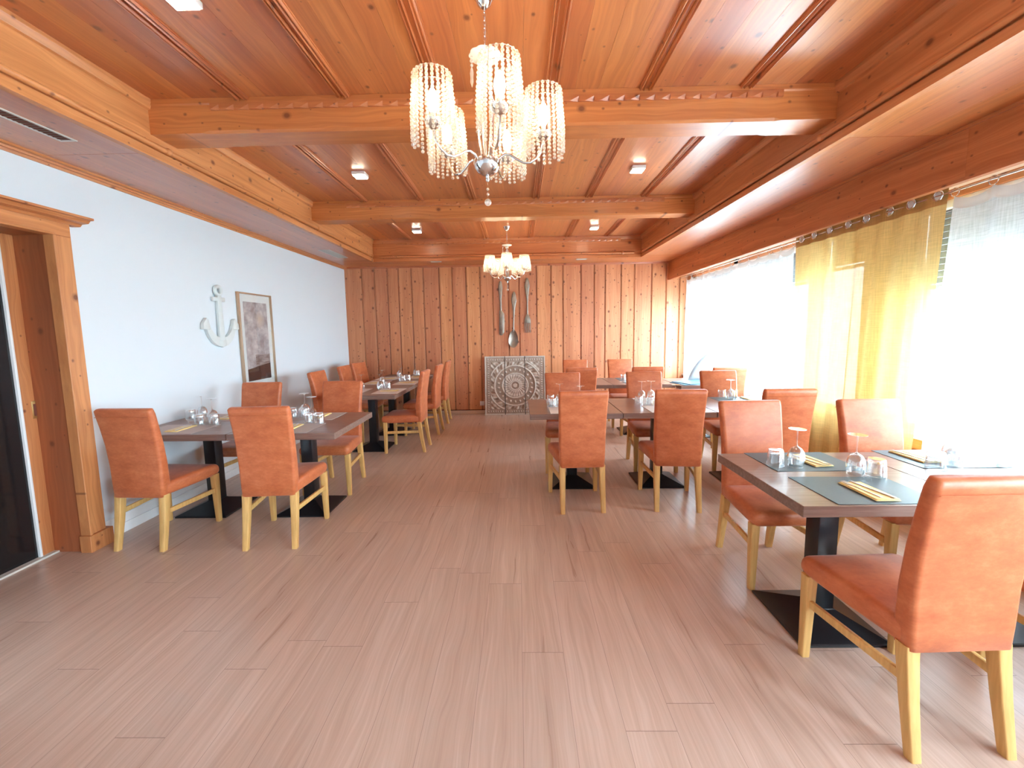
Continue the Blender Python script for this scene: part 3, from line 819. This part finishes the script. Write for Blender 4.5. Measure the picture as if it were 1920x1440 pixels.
def proto_tumbler():
    # upside down: open rim on the table, thick base on top
    n = 40
    def sec(r, z, rib=.0): return [(r*(1+rib*cos(10*t))*cos(t), r*(1+rib*cos(10*t))*sin(t), z) for t in [2*pi*i/n for i in range(n)]]
    mb = MB()
    mb.loft([sec(.0405, 0), sec(.0425, 0), sec(.0425, .004), sec(.0412, .020), sec(.0402, .030, .018), sec(.0390, .062, .022), sec(.0385, .067, .01)], cap=False)
    mb.loft([sec(.0405, 0), sec(.038, .056), sec(.034, .064), sec(.012, .066), sec(.0004, .066)], cap=False)
    o = mb.build('tumbler', 'glass', None, ang=50)
    MB().lathe([(.0385, .067), (.0375, .080), (.034, .0855), (.010, .0865), (.0004, .0865)], 24, cap=False).build('base', 'frost', o, ang=50)
    reg_all(o)
    return o
def proto_wine():
    r = empty('wine_glass', (0, 0, 0))
    mb = MB()
    mb.lathe([(.0325, 0), (.0345, 0), (.0405, .030), (.0415, .052), (.0365, .080), (.024, .099), (.008, .108), (.0042, .113)], 22, cap=False)
    mb.lathe([(.0325, 0), (.0388, .030), (.0398, .052), (.0348, .079), (.022, .097), (.0006, .104)], 22, cap=False)
    mb.build('bowl', 'glass', r, ang=60)
    MB().lathe([(.0042, .113), (.0034, .125), (.0032, .17), (.0040, .190), (.010, .1965)], 12, cap=False).build('stem', 'glass', r)
    MB().lathe([(.0004, .196), (.010, .1955), (.038, .2010), (.0405, .2020), (.0405, .2035), (.0004, .2045)], 24, cap=False).build('foot', 'frost', r, ang=50)
    reg_all(r)
    return r
TUM, WIN = proto_tumbler(), proto_wine()
winused = [False]; tumused = [False]
def tumbler(x, y, where):
    o = copy_tree(TUM) if tumused[0] else TUM
    tumused[0] = True
    o.location = (x, y, rest_z(x, y)); o.rotation_euler = (0, 0, random.random()*6.28)
    tag(o, 'upturned water tumbler %s' % where, 'glass', 'upturned tumblers')
def wine(x, y, where):
    o = copy_tree(WIN) if winused[0] else WIN
    winused[0] = True
    o.location = (x, y, rest_z(x, y)); tag(o, 'upturned stemmed wine glass %s' % where, 'glass', 'upturned wine glasses')
MZ = .0042
def on_mat(fn, x, y, where):
    fn(x, y, where); 
tumbler(1.385, 2.225, 'on the left corner of the far slate mat, foreground table')
wine(1.477, 2.199, 'beside the leftmost tumbler of the foreground table')
tumbler(1.775, 2.050, 'right of the nearer wine glass, middle of the foreground table')
wine(1.686, 2.066, 'in the middle of the foreground table, behind the nearest mat')
tumbler(2.165, 2.150, 'on the window-side slate mat of the foreground table')
wine(2.262, 2.155, 'next to the tumbler on the foreground window-side mat')
wine(2.345, 2.25, 'right of the napkin on the foreground window-side mat')
tumbler(2.555, 2.165, 'nearest the right picture edge on the foreground table')
# left front table
tumbler(-2.955, 3.672, 'closest to the white wall on the left front table')
wine(-2.87, 3.70, 'closest to the white wall on the left front table')
wine(-2.645, 3.52, 'behind the tumbler pair, wall half, left front table')
tumbler(-2.685, 3.425, 'left of the pair, wall half, left front table')
tumbler(-2.565, 3.428, 'right of the pair, wall half, left front table')
tumbler(-2.030, 3.670, 'back left of four, aisle half, left front table')
tumbler(-1.930, 3.665, 'back right of four, aisle half, left front table')
tumbler(-1.775, 3.445, 'front left of four, aisle half, left front table')
tumbler(-1.672, 3.425, 'front right of four, aisle half, left front table')
wine(-1.96, 3.76, 'farther of two, aisle half, left front table')
wine(-1.785, 3.54, 'nearer of two, aisle half, left front table')
# left rear row
tumbler(-1.955, 5.94, 'mid-table, second from the camera, left rear row')
tumbler(-1.855, 5.565, 'left of the nearest pair, left rear row')
tumbler(-1.765, 5.58, 'right of the nearest pair, left rear row')
wine(-2.05, 5.40, 'over the first wall-side mat of the left rear row')
wine(-1.835, 5.475, 'beside the nearest tumbler pair, left rear row')
wine(-1.985, 6.04, 'behind the farther middle tumbler of the left rear row')
tumbler(-1.98, 6.88, 'at the far left of the left rear row')
wine(-2.0, 6.985, 'at the far left of the left rear row')
tumbler(-1.800, 6.46, 'left of the farther pair, left rear row')
tumbler(-1.735, 6.53, 'right of the farther pair, left rear row')
wine(-1.80, 6.365, 'beside the farther tumbler pair, left rear row')
tumbler(-1.74, 7.17, 'at the far end of the left rear row nearest the aisle')
wine(-1.80, 7.26, 'at the far end of the left rear row nearest the aisle')
# middle right row
tumbler(.325, 4.245, 'back one, aisle end, middle right row')
tumbler(.325, 4.03, 'front left, aisle end, middle right row')
tumbler(.43, 4.03, 'front right, aisle end, middle right row')
wine(.415, 4.20, 'left one, aisle end, middle right row')
wine(.60, 4.02, 'right one, aisle end, middle right row')
tumbler(1.185, 4.11, 'left one, centre, middle right row')
tumbler(1.285, 4.05, 'right one, centre, middle right row')
wine(1.275, 4.32, 'left one, centre, middle right row')
wine(1.375, 4.33, 'middle one, centre, middle right row')
wine(1.515, 4.03, 'right one, centre, middle right row')
tumbler(2.17, 4.46, 'left one, window end, middle right row')
tumbler(2.29, 4.455, 'right one, window end, middle right row')
wine(2.20, 4.34, 'at the window end of the middle right row')
# rear right
tumbler(1.53, 6.10, 'on the rear right table, left one')
tumbler(1.63, 6.06, 'on the rear right table, right one')

# blue mats and cushion at the window table
for k, (x, y, rz, z) in enumerate(((2.35, 5.67, 14, 0), (2.385, 5.70, 24, .010))):
    mb = MB(); mb.box(-.23, .23, -.165, .165, 0, .009)
    m = mb.build('table_mat', 'blue_mat', None, bevel=.002, seg=1); m.location = (x, y, TZ+.0005+z); m.rotation_euler.z = radians(rz)
    tag(m, ('lower' if k == 0 else 'upper')+' thick dark blue mat of the crooked pair on the window table', 'mat', 'blue mats on the window table')
def cushion():
    r = empty('cushion', (2.70, 6.0, TZ)); tag(r, 'pale blue cushion with a pointed corner propped up by the window', 'cushion')
    BL_, BR_, TL_, TR_ = (-.275, 0), (.03, 0), (.03, .39), (.050, .225)
    mb = MB()
    for sgn in (1, -1):
        def P(u, v):
            a, b = (u-.5)*2, (v-.5)*2
            x = (BL_[0]*(1-u)+BR_[0]*u)*(1-v)+(TL_[0]*(1-u)+TR_[0]*u)*v
            z = (BL_[1]*(1-u)+BR_[1]*u)*(1-v)+(TL_[1]*(1-u)+TR_[1]*u)*v
            k = (1-u)*(1-b*b)
            x -= .035*k; z += .030*k
            puff = .055*max(0, (1-a**4)*(1-b**4))**.6
            return (x, sgn*puff+.10*z, z+.002)
        mb.grid(P, 16, 16)
    mb.build('cover', 'cushion', r, ang=80)
cushion()

# ------------------------------------------------------------------ curtains
XC = 2.785
def curtain_sheet(y0t, y1t, y0b, y1b, ztop, zbot, folds, amp, seed, top_amp=.4, nu=140, nv=26, sag=0):
    rnd = random.Random(seed); ph = [rnd.random()*6.28 for _ in range(5)]
    def fn(u, v):
        t = v
        y = (y0t+(y1t-y0t)*u)*(1-t)+(y0b+(y1b-y0b)*u)*t
        z = ztop+(zbot-ztop)*t
        if sag: z -= sag*abs(sin(pi*u*folds))*(1-t)**8
        a = amp*(top_amp+(1-top_amp)*min(1, t*3))
        uu = u+.012*sin(9*u+ph[3])*t
        x = XC+a*sin(2*pi*folds*uu+ph[0])+.35*a*sin(2*pi*folds*.53*uu+ph[1]+1.2*t)+.25*a*sin(2*pi*folds*1.7*uu+ph[2])
        y += .006*sin(2*pi*folds*uu+ph[4])*t
        if z < 1.3: x += .115*math.exp(-((y-5.36)/.42)**2)*min(1, (1.3-z)/.3)
        return (x, y, z)
    return fn
def curtain(label, name, y0t, y1t, y0b, y1b, ztop, zbot, folds, amp, seed, mat, hem, hemh, ring=None, group=None):
    r = empty(name, (0, 0, 0)); tag(r, label, 'curtain', group)
    fn = curtain_sheet(y0t, y1t, y0b, y1b, ztop, zbot, folds, amp, seed, sag=(.035 if ring == 'hook' else 0))
    n = max(40, int(folds*12))
    MB().grid(lambda u, v: fn(u, v*(1-hemh/(ztop-zbot))+hemh/(ztop-zbot)), n, 26).build('panel', mat, r, ang=180)
    MB().grid(lambda u, v: fn(u, v*hemh/(ztop-zbot)), n, 3).build('header_band', hem, r, ang=180)
    ys = []
    if ring == 'grommet':
        ys = [4.229, 4.053, 3.859, 3.655, 3.471, 3.27, 3.088, 2.904]
        zr = 2.338
        for yy in ys:
            u = (yy-y0t)/(y1t-y0t); p = fn(u, .02)
            g = MB().ring((0, 0, 0), .029, .006, 'x', 24, 8).build('grommet', 'chrome', r); g.location = (p[0]-.003, yy, zr)
            MB().lathe([(.0005, 0), (.0235, 0), (.0235, .0015), (.0005, .0015)], 20).build('grommet_hole', 'white_paint', g).rotation_euler = (0, radians(-90), 0)
    elif ring == 'hook':
        k = int(folds)
        for i in range(k+1):
            u = min(1, max(0, i/k)); p = fn(u, 0)
            MB().ring((XC, p[1], 2.33), .026, .0028, 'x', 18, 6).build('curtain_ring', 'chrome', r)
    return r
GCU = 'curtains along the window side'
curtain('yellow linen curtain with metal eyelets in the middle of the window front', 'curtain', 4.345, 2.85, 4.33, 2.99, 2.39, .12, 8.0, .020, 4, 'yellow_linen', 'yellow_hem', .115, 'grommet', GCU)
curtain('sheer white curtain at the far end of the window front, next to the pine wall', 'curtain', 7.06, 4.36, 7.06, 4.37, 2.305, .10, 13, .020, 9, 'sheer', 'sheer_hem', .06, 'hook', GCU)
curtain('sheer white curtain at the right picture edge, nearest the camera', 'curtain', 2.80, .2, 2.86, .2, 2.305, .10, 12, .024, 12, 'sheer', 'sheer_hem', .07, 'hook', GCU)
rd = MB().tube([(XC, YF+.1, 2.338), (XC, 7.46, 2.338)], .006, 10).build('curtain_rod', 'chrome')
tag(rd, 'thin metal curtain rod below the pelmet board', 'curtain rod')

# ------------------------------------------------------------------ chandeliers
def make_chandelier(a0, q0=.077, q1=.089, ends=(2.262, 2.285), top=2.546, step=.0168, nstr=22):
    r = empty('chandelier', (0, 0, 0))
    Z = lambda z: z-ZC
    MB().lathe([(.0005, Z(2.900)), (.012, Z(2.900)), (.030, Z(2.915)), (.036, Z(2.935)), (.046, Z(2.945)), (.050, Z(2.959)), (.0005, Z(2.959))], 24).build('ceiling_cup', 'chrome', r)
    ch = MB()
    for k in range(11):
        z = 2.890-k*.016
        pts = [(.0045*cos(t) if k % 2 else 0, 0 if k % 2 else .0045*cos(t), Z(z)+.0105*sin(t)) for t in [2*pi*i/12 for i in range(12)]]
        ch.tube(pts, .0014, 5, closed=True)
    ch.build('chain', 'chrome', r)
    MB().tube([(.003, .003, Z(2.90)), (.004, 0, Z(2.80)), (.0, .003, Z(2.71))], .0022, 6).build('cord', 'chrome', r)
    # scalloped glass plate with a drop
    n = 64; mb = MB()
    def scal(rad, z): return [(rad*(1+.09*abs(sin(4.5*t)))*cos(t)*1.0, rad*(1+.09*abs(sin(4.5*t)))*sin(t), Z(z)) for t in [2*pi*i/n for i in range(n)]]
    def circ(rad, z): return [(rad*cos(t), rad*sin(t), Z(z)) for t in [2*pi*i/n for i in range(n)]]
    mb.loft([circ(.008, 2.688), circ(.03, 2.690), scal(.060, 2.700), scal(.066, 2.706), scal(.064, 2.709), scal(.055, 2.704), circ(.03, 2.695), circ(.008, 2.694)])
    pl = mb.build('scalloped_plate', 'opal', r)
    dr = MB()
    dx, dy = -.058, -.02
    for z, q in ((2.690, .006), (2.674, .008), (2.656, .007)): dr.ball((dx, dy, Z(z)), q, 8, 6)
    dr.lathe([(.0005, 0), (.005, -.008), (.0085, -.026), (.006, -.045), (.0075, -.062), (.0005, -.085)], 8, (dx, dy, Z(2.650)))
    dr.build('drop', 'crystal', pl)
    MB().lathe([(.0005, Z(2.688)), (.022, Z(2.686)), (.026, Z(2.672)), (.012, Z(2.660)), (.0005, Z(2.658))], 20).build('upper_dome', 'chrome', r)
    st = MB()
    for k in range(5):
        t = radians(a0+36+72*k); c_, s_ = sin(t), -cos(t)
        st.tube([(c_*q, s_*q, Z(z)) for q, z in ((.010, 2.668), (.024, 2.62), (.033, 2.54), (.036, 2.45), (.032, 2.36), (.024, 2.30), (.020, 2.262))], .0048, 8)
    st.build('stem_rods', 'chrome', r)
    MB().lathe([(.0005, Z(2.266)), (.050, Z(2.268)), (.060, Z(2.264)), (.062, Z(2.254)), (.056, Z(2.232)), (.042, Z(2.212)), (.022, Z(2.200)), (.010, Z(2.197)), (.007, Z(2.188)), (.0095, Z(2.182)), (.006, Z(2.174)), (.0005, Z(2.172))], 28).build('bowl', 'chrome', r)
    pd = MB(); pd.tube([(0, 0, Z(2.174)), (0, 0, Z(2.07))], .0007, 5)
    pd.ball((0, 0, Z(2.140)), .0066, 10, 8).ball((0, 0, Z(2.118)), .0066, 10, 8); pd.ball((0, 0, Z(2.083)), .0155, 14, 10)
    pd.build('pendant_drop', 'crystal', r)
    beads = None
    for k in range(5):
        t = radians(a0+72*k); c_, s_ = sin(t), -cos(t)
        prof = ((.048, 2.262), (.062, 2.278), (.085, 2.290), (.108, 2.284), (.135, 2.266), (.165, 2.250), (.195, 2.250), (.222, 2.266), (.242, 2.292), (.252, 2.322), (.255, 2.345))
        arm = MB().tube([(c_*q, s_*q, Z(z)) for q, z in prof], .0056, 8).build('arm', 'chrome', r)
        cx, cy_ = c_*.255, s_*.255
        MB().lathe([(.006, 2.338), (.022, 2.346), (.036, 2.360), (.040, 2.372), (.036, 2.372), (.020, 2.358), (.0005, 2.354)], 20, (cx, cy_, -ZC)).build('cup', 'chrome', arm)
        MB().lathe([(.0105, 2.356), (.0105, 2.405), (.0005, 2.405)], 12, (cx, cy_, -ZC)).build('candle_sleeve', 'opal', arm)
        MB().lathe([(.010, 2.406), (.019, 2.422), (.024, 2.445), (.021, 2.470), (.010, 2.494), (.0006, 2.505)], 16, (cx, cy_, -ZC)).build('bulb', 'bulb', arm)
        fr = MB()
        for q, z in ((q0-.003, 2.553), ((q0+q1)/2-.003, 2.50), (q1-.005, 2.405)): fr.ring((cx, cy_, Z(z)), q, .0016, 'z', 28, 5)
        for i in range(6):
            a = 2*pi*i/6
            fr.tube([(cx+(q0-.003)*cos(a), cy_+(q0-.003)*sin(a), Z(2.553)), (cx+(q1-.005)*cos(a), cy_+(q1-.005)*sin(a), Z(2.405))], .0013, 5)
        for i in range(3):
            a = 2*pi*i/3
            fr.tube([(cx+.084*cos(a), cy_+.084*sin(a), Z(2.405)), (cx+.03*cos(a), cy_+.03*sin(a), Z(2.362))], .0013, 5)
        fr.build('shade_frame', 'chrome', arm)
        if beads is None:
            bm_ = MB(); rn = random.Random(3)
            for i in range(nstr):
                a = 2*pi*i/nstr+.05; end = ends[0] if i % 3 else ends[1]
                z = top
                while z > end:
                    q = q0+(q1-q0)*min(1, (top-z)/.15)+rn.uniform(-.001, .001)
                    aa = a+rn.uniform(-.01, .01)
                    bm_.ball((q*cos(aa), q*sin(aa), Z(z)), .0078, 6, 4, .95); z -= step
            b = bm_.build('bead_curtain', 'crystal', arm, smooth=True, ang=30); beads = b
        else:
            b = beads.copy(); COL.objects.link(b); b.parent = arm
        b.location = (cx, cy_, 0); b['kind'] = 'stuff'
    reg_all(r)
    return r
M['opal'] = plain('opal_glass', (.80, .76, .70), .3, spec=.5)
c1 = make_chandelier(16)
c2 = make_chandelier(0, .062, .090, (2.335, 2.335), 2.546, .0150, 28)
c1.location = (-.128, 1.98, ZC); tag(c1, 'large chrome chandelier with five beaded shades near the camera', 'chandelier', 'beaded chandeliers')
c2.location = (-.138, 6.10, ZC); tag(c2, 'chrome chandelier with beaded shades at the far end, above the wall cutlery', 'chandelier', 'beaded chandeliers')

# ------------------------------------------------------------------ ceiling spots and vents
def spot(x, y, label):
    r = empty('ceiling_spotlight', (x, y, ZC)); tag(r, label, 'ceiling light', 'square ceiling spotlights')
    MB().box(-.06, .06, -.06, .06, -.030, -.0005).build('housing', 'white_paint', r, bevel=.004)
    MB().box(-.052, .052, -.052, .052, -.036, -.030).build('diffuser', 'led', r, bevel=.002)
for x, sx in ((-1.43, 'left'), (1.11, 'right')):
    for y, sy in ((1.93, 'nearest the camera'), (4.0, 'between the first and second beams'), (6.18, 'beyond the second beam')):
        spot(x, y, 'small square spotlight on the %s side of the ceiling, %s' % (sx, sy))
def vent(x0, x1, y0, y1, label, dark=True, along='y'):
    r = empty('air_vent', ((x0+x1)/2, (y0+y1)/2, ZS)); tag(r, label, 'vent', 'air vents in the soffits')
    w_, h = (x1-x0)/2, (y1-y0)/2; t = .014
    f = MB(); f.box(-w_-t, w_+t, -h-t, -h, -.005, -.0005).box(-w_-t, w_+t, h, h+t, -.005, -.0005).box(-w_-t, -w_, -h, h, -.005, -.0005).box(w_, w_+t, -h, h, -.005, -.0005)
    f.build('frame', 'vent_white', r)
    MB().box(-w_, w_, -h, h, -.0015, -.0004).build('opening', 'bark' if dark else 'vent_white', r)
    s = MB()
    if along == 'y':
        y = -h+.008
        while y < h-.006:
            s.add([(-w_, y, -.0045), (w_, y, -.0045), (w_, y+.012, -.0018), (-w_, y+.012, -.0018), (-w_, y, -.0035), (w_, y, -.0035), (w_, y+.012, -.0010), (-w_, y+.012, -.0010)], [(0, 3, 2, 1), (4, 5, 6, 7), (0, 1, 5, 4), (1, 2, 6, 5), (2, 3, 7, 6), (3, 0, 4, 7)])
            y += .024
    else:
        for q in range(4):
            y = -h+h*2*(q+.3)/4; s.box(-w_, w_, y, y+.01, -.0045, -.001)
    s.build('slats', 'vent_dark' if dark else 'vent_white', r, smooth=False)
vent(-2.672, -2.600, 1.35, 2.555, 'long dark slotted vent in the left soffit nearest the camera')
vent(-2.745, -2.612, 5.93, 6.56, 'pale narrow vent in the left soffit near the pine wall', False)
vent(-1.42, -1.27, 6.97, 7.12, 'small pale vent plate in the far soffit, left of the chandelier', False, 'x')
vent(.99, 1.14, 6.97, 7.12, 'small pale vent plate in the far soffit, right of the chandelier', False, 'x')

# ------------------------------------------------------------------ wall decorations
# framed print
r = empty('framed_picture', (XL, 4.872, .87)); tag(r, 'tall framed abstract grey print hanging on the white wall', 'picture')
w_, h_ = .307, 1.098
f = MB(); t, dpt = .018, .034
f.box(.001, dpt, -w_, -w_+t, 0, h_).box(.001, dpt, w_-t, w_, 0, h_).box(.001, dpt, -w_+t, w_-t, 0, t).box(.001, dpt, -w_+t, w_-t, h_-t, h_)
f.build('frame', plain('frame_gilt', (.52, .36, .24), .3, metal=.5), r, bevel=.003)
MB().box(.002, .012, -w_+t, w_-t, t, h_-t).build('mat_board', plain('mat_board', (.84, .85, .84), .7), r, smooth=False)
MB().box(.011, .0135, -w_+.095, w_-.085, .10, h_-.10).build('print', 'art', r, smooth=False)
MB().box(.020, .022, -w_+t-.002, w_-t+.002, t-.002, h_-t+.002).build('glazing', 'pane', r, smooth=False)

# white anchor
r = empty('anchor', (XL, 4.27, 1.38)); tag(r, 'white plaster anchor hanging on the wall left of the picture', 'ornament')
an = MB()
an.prism([(-.042, .06), (.042, .06), (.032, .36), (.028, .54), (-.028, .54), (-.032, .36)], 'x', .004, .036)
an.build('shank', 'ceramic', r, bevel=.008)
MB().box(.004, .034, -.086, .086, .458, .502).build('stock', 'ceramic', r, bevel=.008)
MB().ring((.022, 0, .568), .040, .019, 'x', 28, 10).build('ring', 'ceramic', r)
ou, inn = [], []
for i in range(25):
    a = radians(-168+156*i/24); 
    ou.append((.232*cos(a)*.93, .245+.245*sin(a)*1.0))
    inn.append((.188*cos(a)*.90, .262+.170*sin(a)))
sec = ou + inn[::-1]
arms = MB()
for i in range(24):
    q = [ou[i], ou[i+1], inn[i+1], inn[i]]
    arms.prism(q, 'x', .004, .034)
arms.build('arms', 'ceramic', r, smooth=False)
for s in (-1, 1):
    MB().prism([(s*.165, .175), (s*.262, .175), (s*.255, .235), (s*.205, .292), (s*.178, .27)], 'x', .004, .040).build('fluke', 'ceramic', r, bevel=.007)
MB().prism([(-.05, .012), (0, -.006), (.05, .012), (.05, .07), (-.05, .07)], 'x', .004, .036).build('crown', 'ceramic', r, bevel=.005)

# giant cutlery on the pine wall
def handle(mb, y0, z_top, z_bot, wtop, wmid):
    n = 18; secs = []
    L_ = z_top-z_bot
    for i in range(n+1):
        t = i/n; z = z_top-t*L_
        if t < .5: w_ = wtop*(.35+.65*sin(pi*min(1, t/.22)/2)) if t < .22 else wtop+(wmid*1.5-wtop)*((t-.22)/.28)
        else: w_ = wmid*1.5+(wmid-wmid*1.5)*min(1, (t-.5)/.15)
        w_ *= 1+.06*sin(t*34)
        secs.append([(u, y0+v, z) for u, v in rr(w_, .026+.006*sin(t*30), .010, 3)])
    mb.loft(secs)
def deco(kind, x, z0, z1, label, tilt=0):
    r = empty(kind+'_ornament', (x, YB-.004, z0)); r.rotation_euler = (0, radians(tilt), 0); tag(r, label, 'wall ornament', 'giant cutlery on the pine wall')
    H_ = z1-z0; y = -.020
    mb = MB()
    if kind == 'knife':
        handle(mb, y, H_, H_*.46, .075, .034); mb.build('handle', 'pewter', r)
        bl_ = MB(); bl_.prism([(-.030, H_*.46), (.024, H_*.46), (.060, H_*.40), (.066, H_*.24), (.054, .05), (.022, .0), (-.022, .004), (-.034, .03), (-.030, H_*.3)], 'y', y-.007, y+.010)
        bl_.build('blade', 'pewter', r, bevel=.005)
    elif kind == 'spoon':
        handle(mb, y, H_, H_*.29, .090, .022); mb.build('handle', 'pewter', r)
        bw = MB()
        def bowl(u, v, off):
            a = u*2*pi; rr_ = v
            zc = H_*.155; zz = sin(a)*H_*.165*rr_; ww = .082*(1-.22*sin(a))
            return (cos(a)*ww*rr_, y-.012+.030*(1-rr_*rr_)*1.0-off, zc+zz)
        bw.grid(lambda u, v: bowl(u, v, 0), 32, 8); bw.grid(lambda u, v: bowl(u, v, -.006+.003*v), 32, 8)
        bw.build('bowl', 'pewter', r, ang=70)
    else:
        handle(mb, y, H_, H_*.34, .088, .026); mb.build('handle', 'pewter', r)
        hd = MB(); hd.prism([(-.012, H_*.36), (.012, H_*.36), (.052, H_*.25), (.056, H_*.18), (-.056, H_*.18), (-.052, H_*.25)], 'y', y-.006, y+.010)
        hd.build('head', 'pewter', r, bevel=.004)
        tn = MB()
        for k in range(4):
            xx = -.046+k*.0307; tn.prism([(xx-.0095, H_*.185), (xx+.0095, H_*.185), (xx+.005, .004), (xx-.005, .0)], 'y', y-.005, y+.007)
        tn.build('tines', 'pewter', r, bevel=.002, seg=1)
deco('knife', -.297, 1.415, 2.367, 'giant pewter knife hanging on the pine wall')
deco('spoon', -.085, 1.203, 2.179, 'giant pewter spoon hanging lowest on the pine wall', 1.6)
deco('fork', .175, 1.455, 2.415, 'giant pewter fork hanging on the pine wall')

# carved three-part panel leaning against the pine wall
def relief(u, v):
    """u,v in 0..1 over the whole square, returns 0..1"""
    x, y = (u-.5)*2, (v-.5)*2
    rr_ = math.hypot(x, y); a = math.atan2(y, x)
    e = max(abs(x), abs(y))
    if e > .965: return .75
    if e > .80:
        s = (u if abs(y) > abs(x) else v)*26
        t = (e-.8825)/.0825
        k = math.hypot((s % 1-.5)*2, t)
        return .25+.6*max(0, cos(k*3.6))*(k < 1.25)+.1*sin(s*12)*sin(t*6)
    if rr_ < .07: return .95
    if rr_ < .13: return .25
    if rr_ < .17: return .85
    if rr_ < .40: return .45+.35*abs(sin(12*a+9*rr_))*(1 if rr_ < .37 else .5)+.15*sin(rr_*40)
    if rr_ < .44: return .9
    if rr_ < .66:
        k = math.hypot(((a*22/(2*pi)) % 1-.5)*2, (rr_-.55)/.10)
        return .2+.65*max(0, cos(k*3.2))*(k < 1.4)
    if rr_ < .70: return .9
    if rr_ < .86: return .35+.4*sin(16*a)*sin((rr_-.70)*20)+.2*sin(40*a+30*rr_)
    if rr_ < .90: return .85
    return .4+.35*sin(x*26)*sin(y*26)+.2*sin((x+y)*40)
def carved_panel():
    W_, H_ = 1.075, 1.04
    r = empty('carved_panel', (-.063, 7.37, 0)); tag(r, 'square carved whitewashed wooden panel of three boards leaning below the wall cutlery', 'carved panel')
    lean = .105/H_
    for k in range(3):
        bw = W_/3; g = .006
        x0 = -W_/2+k*bw+(g if k else 0); x1 = -W_/2+(k+1)*bw-(g if k < 2 else 0)
        nu, nv = 64, 190
        mb = MB(); vals = []
        def fn(i, j):
            x = x0+(x1-x0)*i; z = .003+H_*j
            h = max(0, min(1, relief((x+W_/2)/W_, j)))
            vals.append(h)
            return (x, z*lean-.004-.020*h, z)
        mb.grid(fn, nu, nv)
        n = len(mb.v)
        c = [(x0, .022, .003), (x1, .022, .003), (x1, .022+H_*lean, H_+.003), (x0, .022+H_*lean, H_+.003)]
        ring_ = [i for i in range(nu+1)] + [j*(nu+1)+nu for j in range(1, nv+1)] + [nv*(nu+1)+i for i in range(nu-1, -1, -1)] + [j*(nu+1) for j in range(nv-1, 0, -1)]
        mb.v += c; vals += [.3]*4
        lo = [i for i in range(nu+1)]; rt = [j*(nu+1)+nu for j in range(nv+1)]; tp = [nv*(nu+1)+i for i in range(nu, -1, -1)]; lf = [j*(nu+1) for j in range(nv, -1, -1)]
        for chain, a, b in ((lo, n, n+1), (rt, n+1, n+2), (tp, n+2, n+3), (lf, n+3, n)):
            mb.f.append(list(chain)+[b, a]); mb.r.append(.5)
        mb.f.append([n, n+3, n+2, n+1]); mb.r.append(.5)
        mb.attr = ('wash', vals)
        mb.build('board', 'carved', r, ang=50)
        if k:  # black strip added behind each board gap, its colour standing in for shade
            xx = -W_/2+k*bw
            MB().loft([[(xx-.007, .006, .003), (xx+.007, .006, .003), (xx+.007, .018, .003), (xx-.007, .018, .003)], [(xx-.007, .006+H_*lean, H_), (xx+.007, .006+H_*lean, H_), (xx+.007, .018+H_*lean, H_), (xx-.007, .018+H_*lean, H_)]]).build('gap_shade_strip', 'black_metal', r, smooth=False)
carved_panel()
r = empty('power_socket', (-.665, YB, .15)); tag(r, 'small white wall socket left of the carved panel', 'socket')
MB().box(-.04, .04, -.010, .0, 0, .08).build('plate', 'white_paint', r, bevel=.003)
MB().lathe([(.0005, 0), (.019, 0), (.021, .002), (.0005, .002)], 20).build('insert', 'white_paint', r, loc=(0, -.0125, .04)).rotation_euler = (radians(-90), 0, 0)
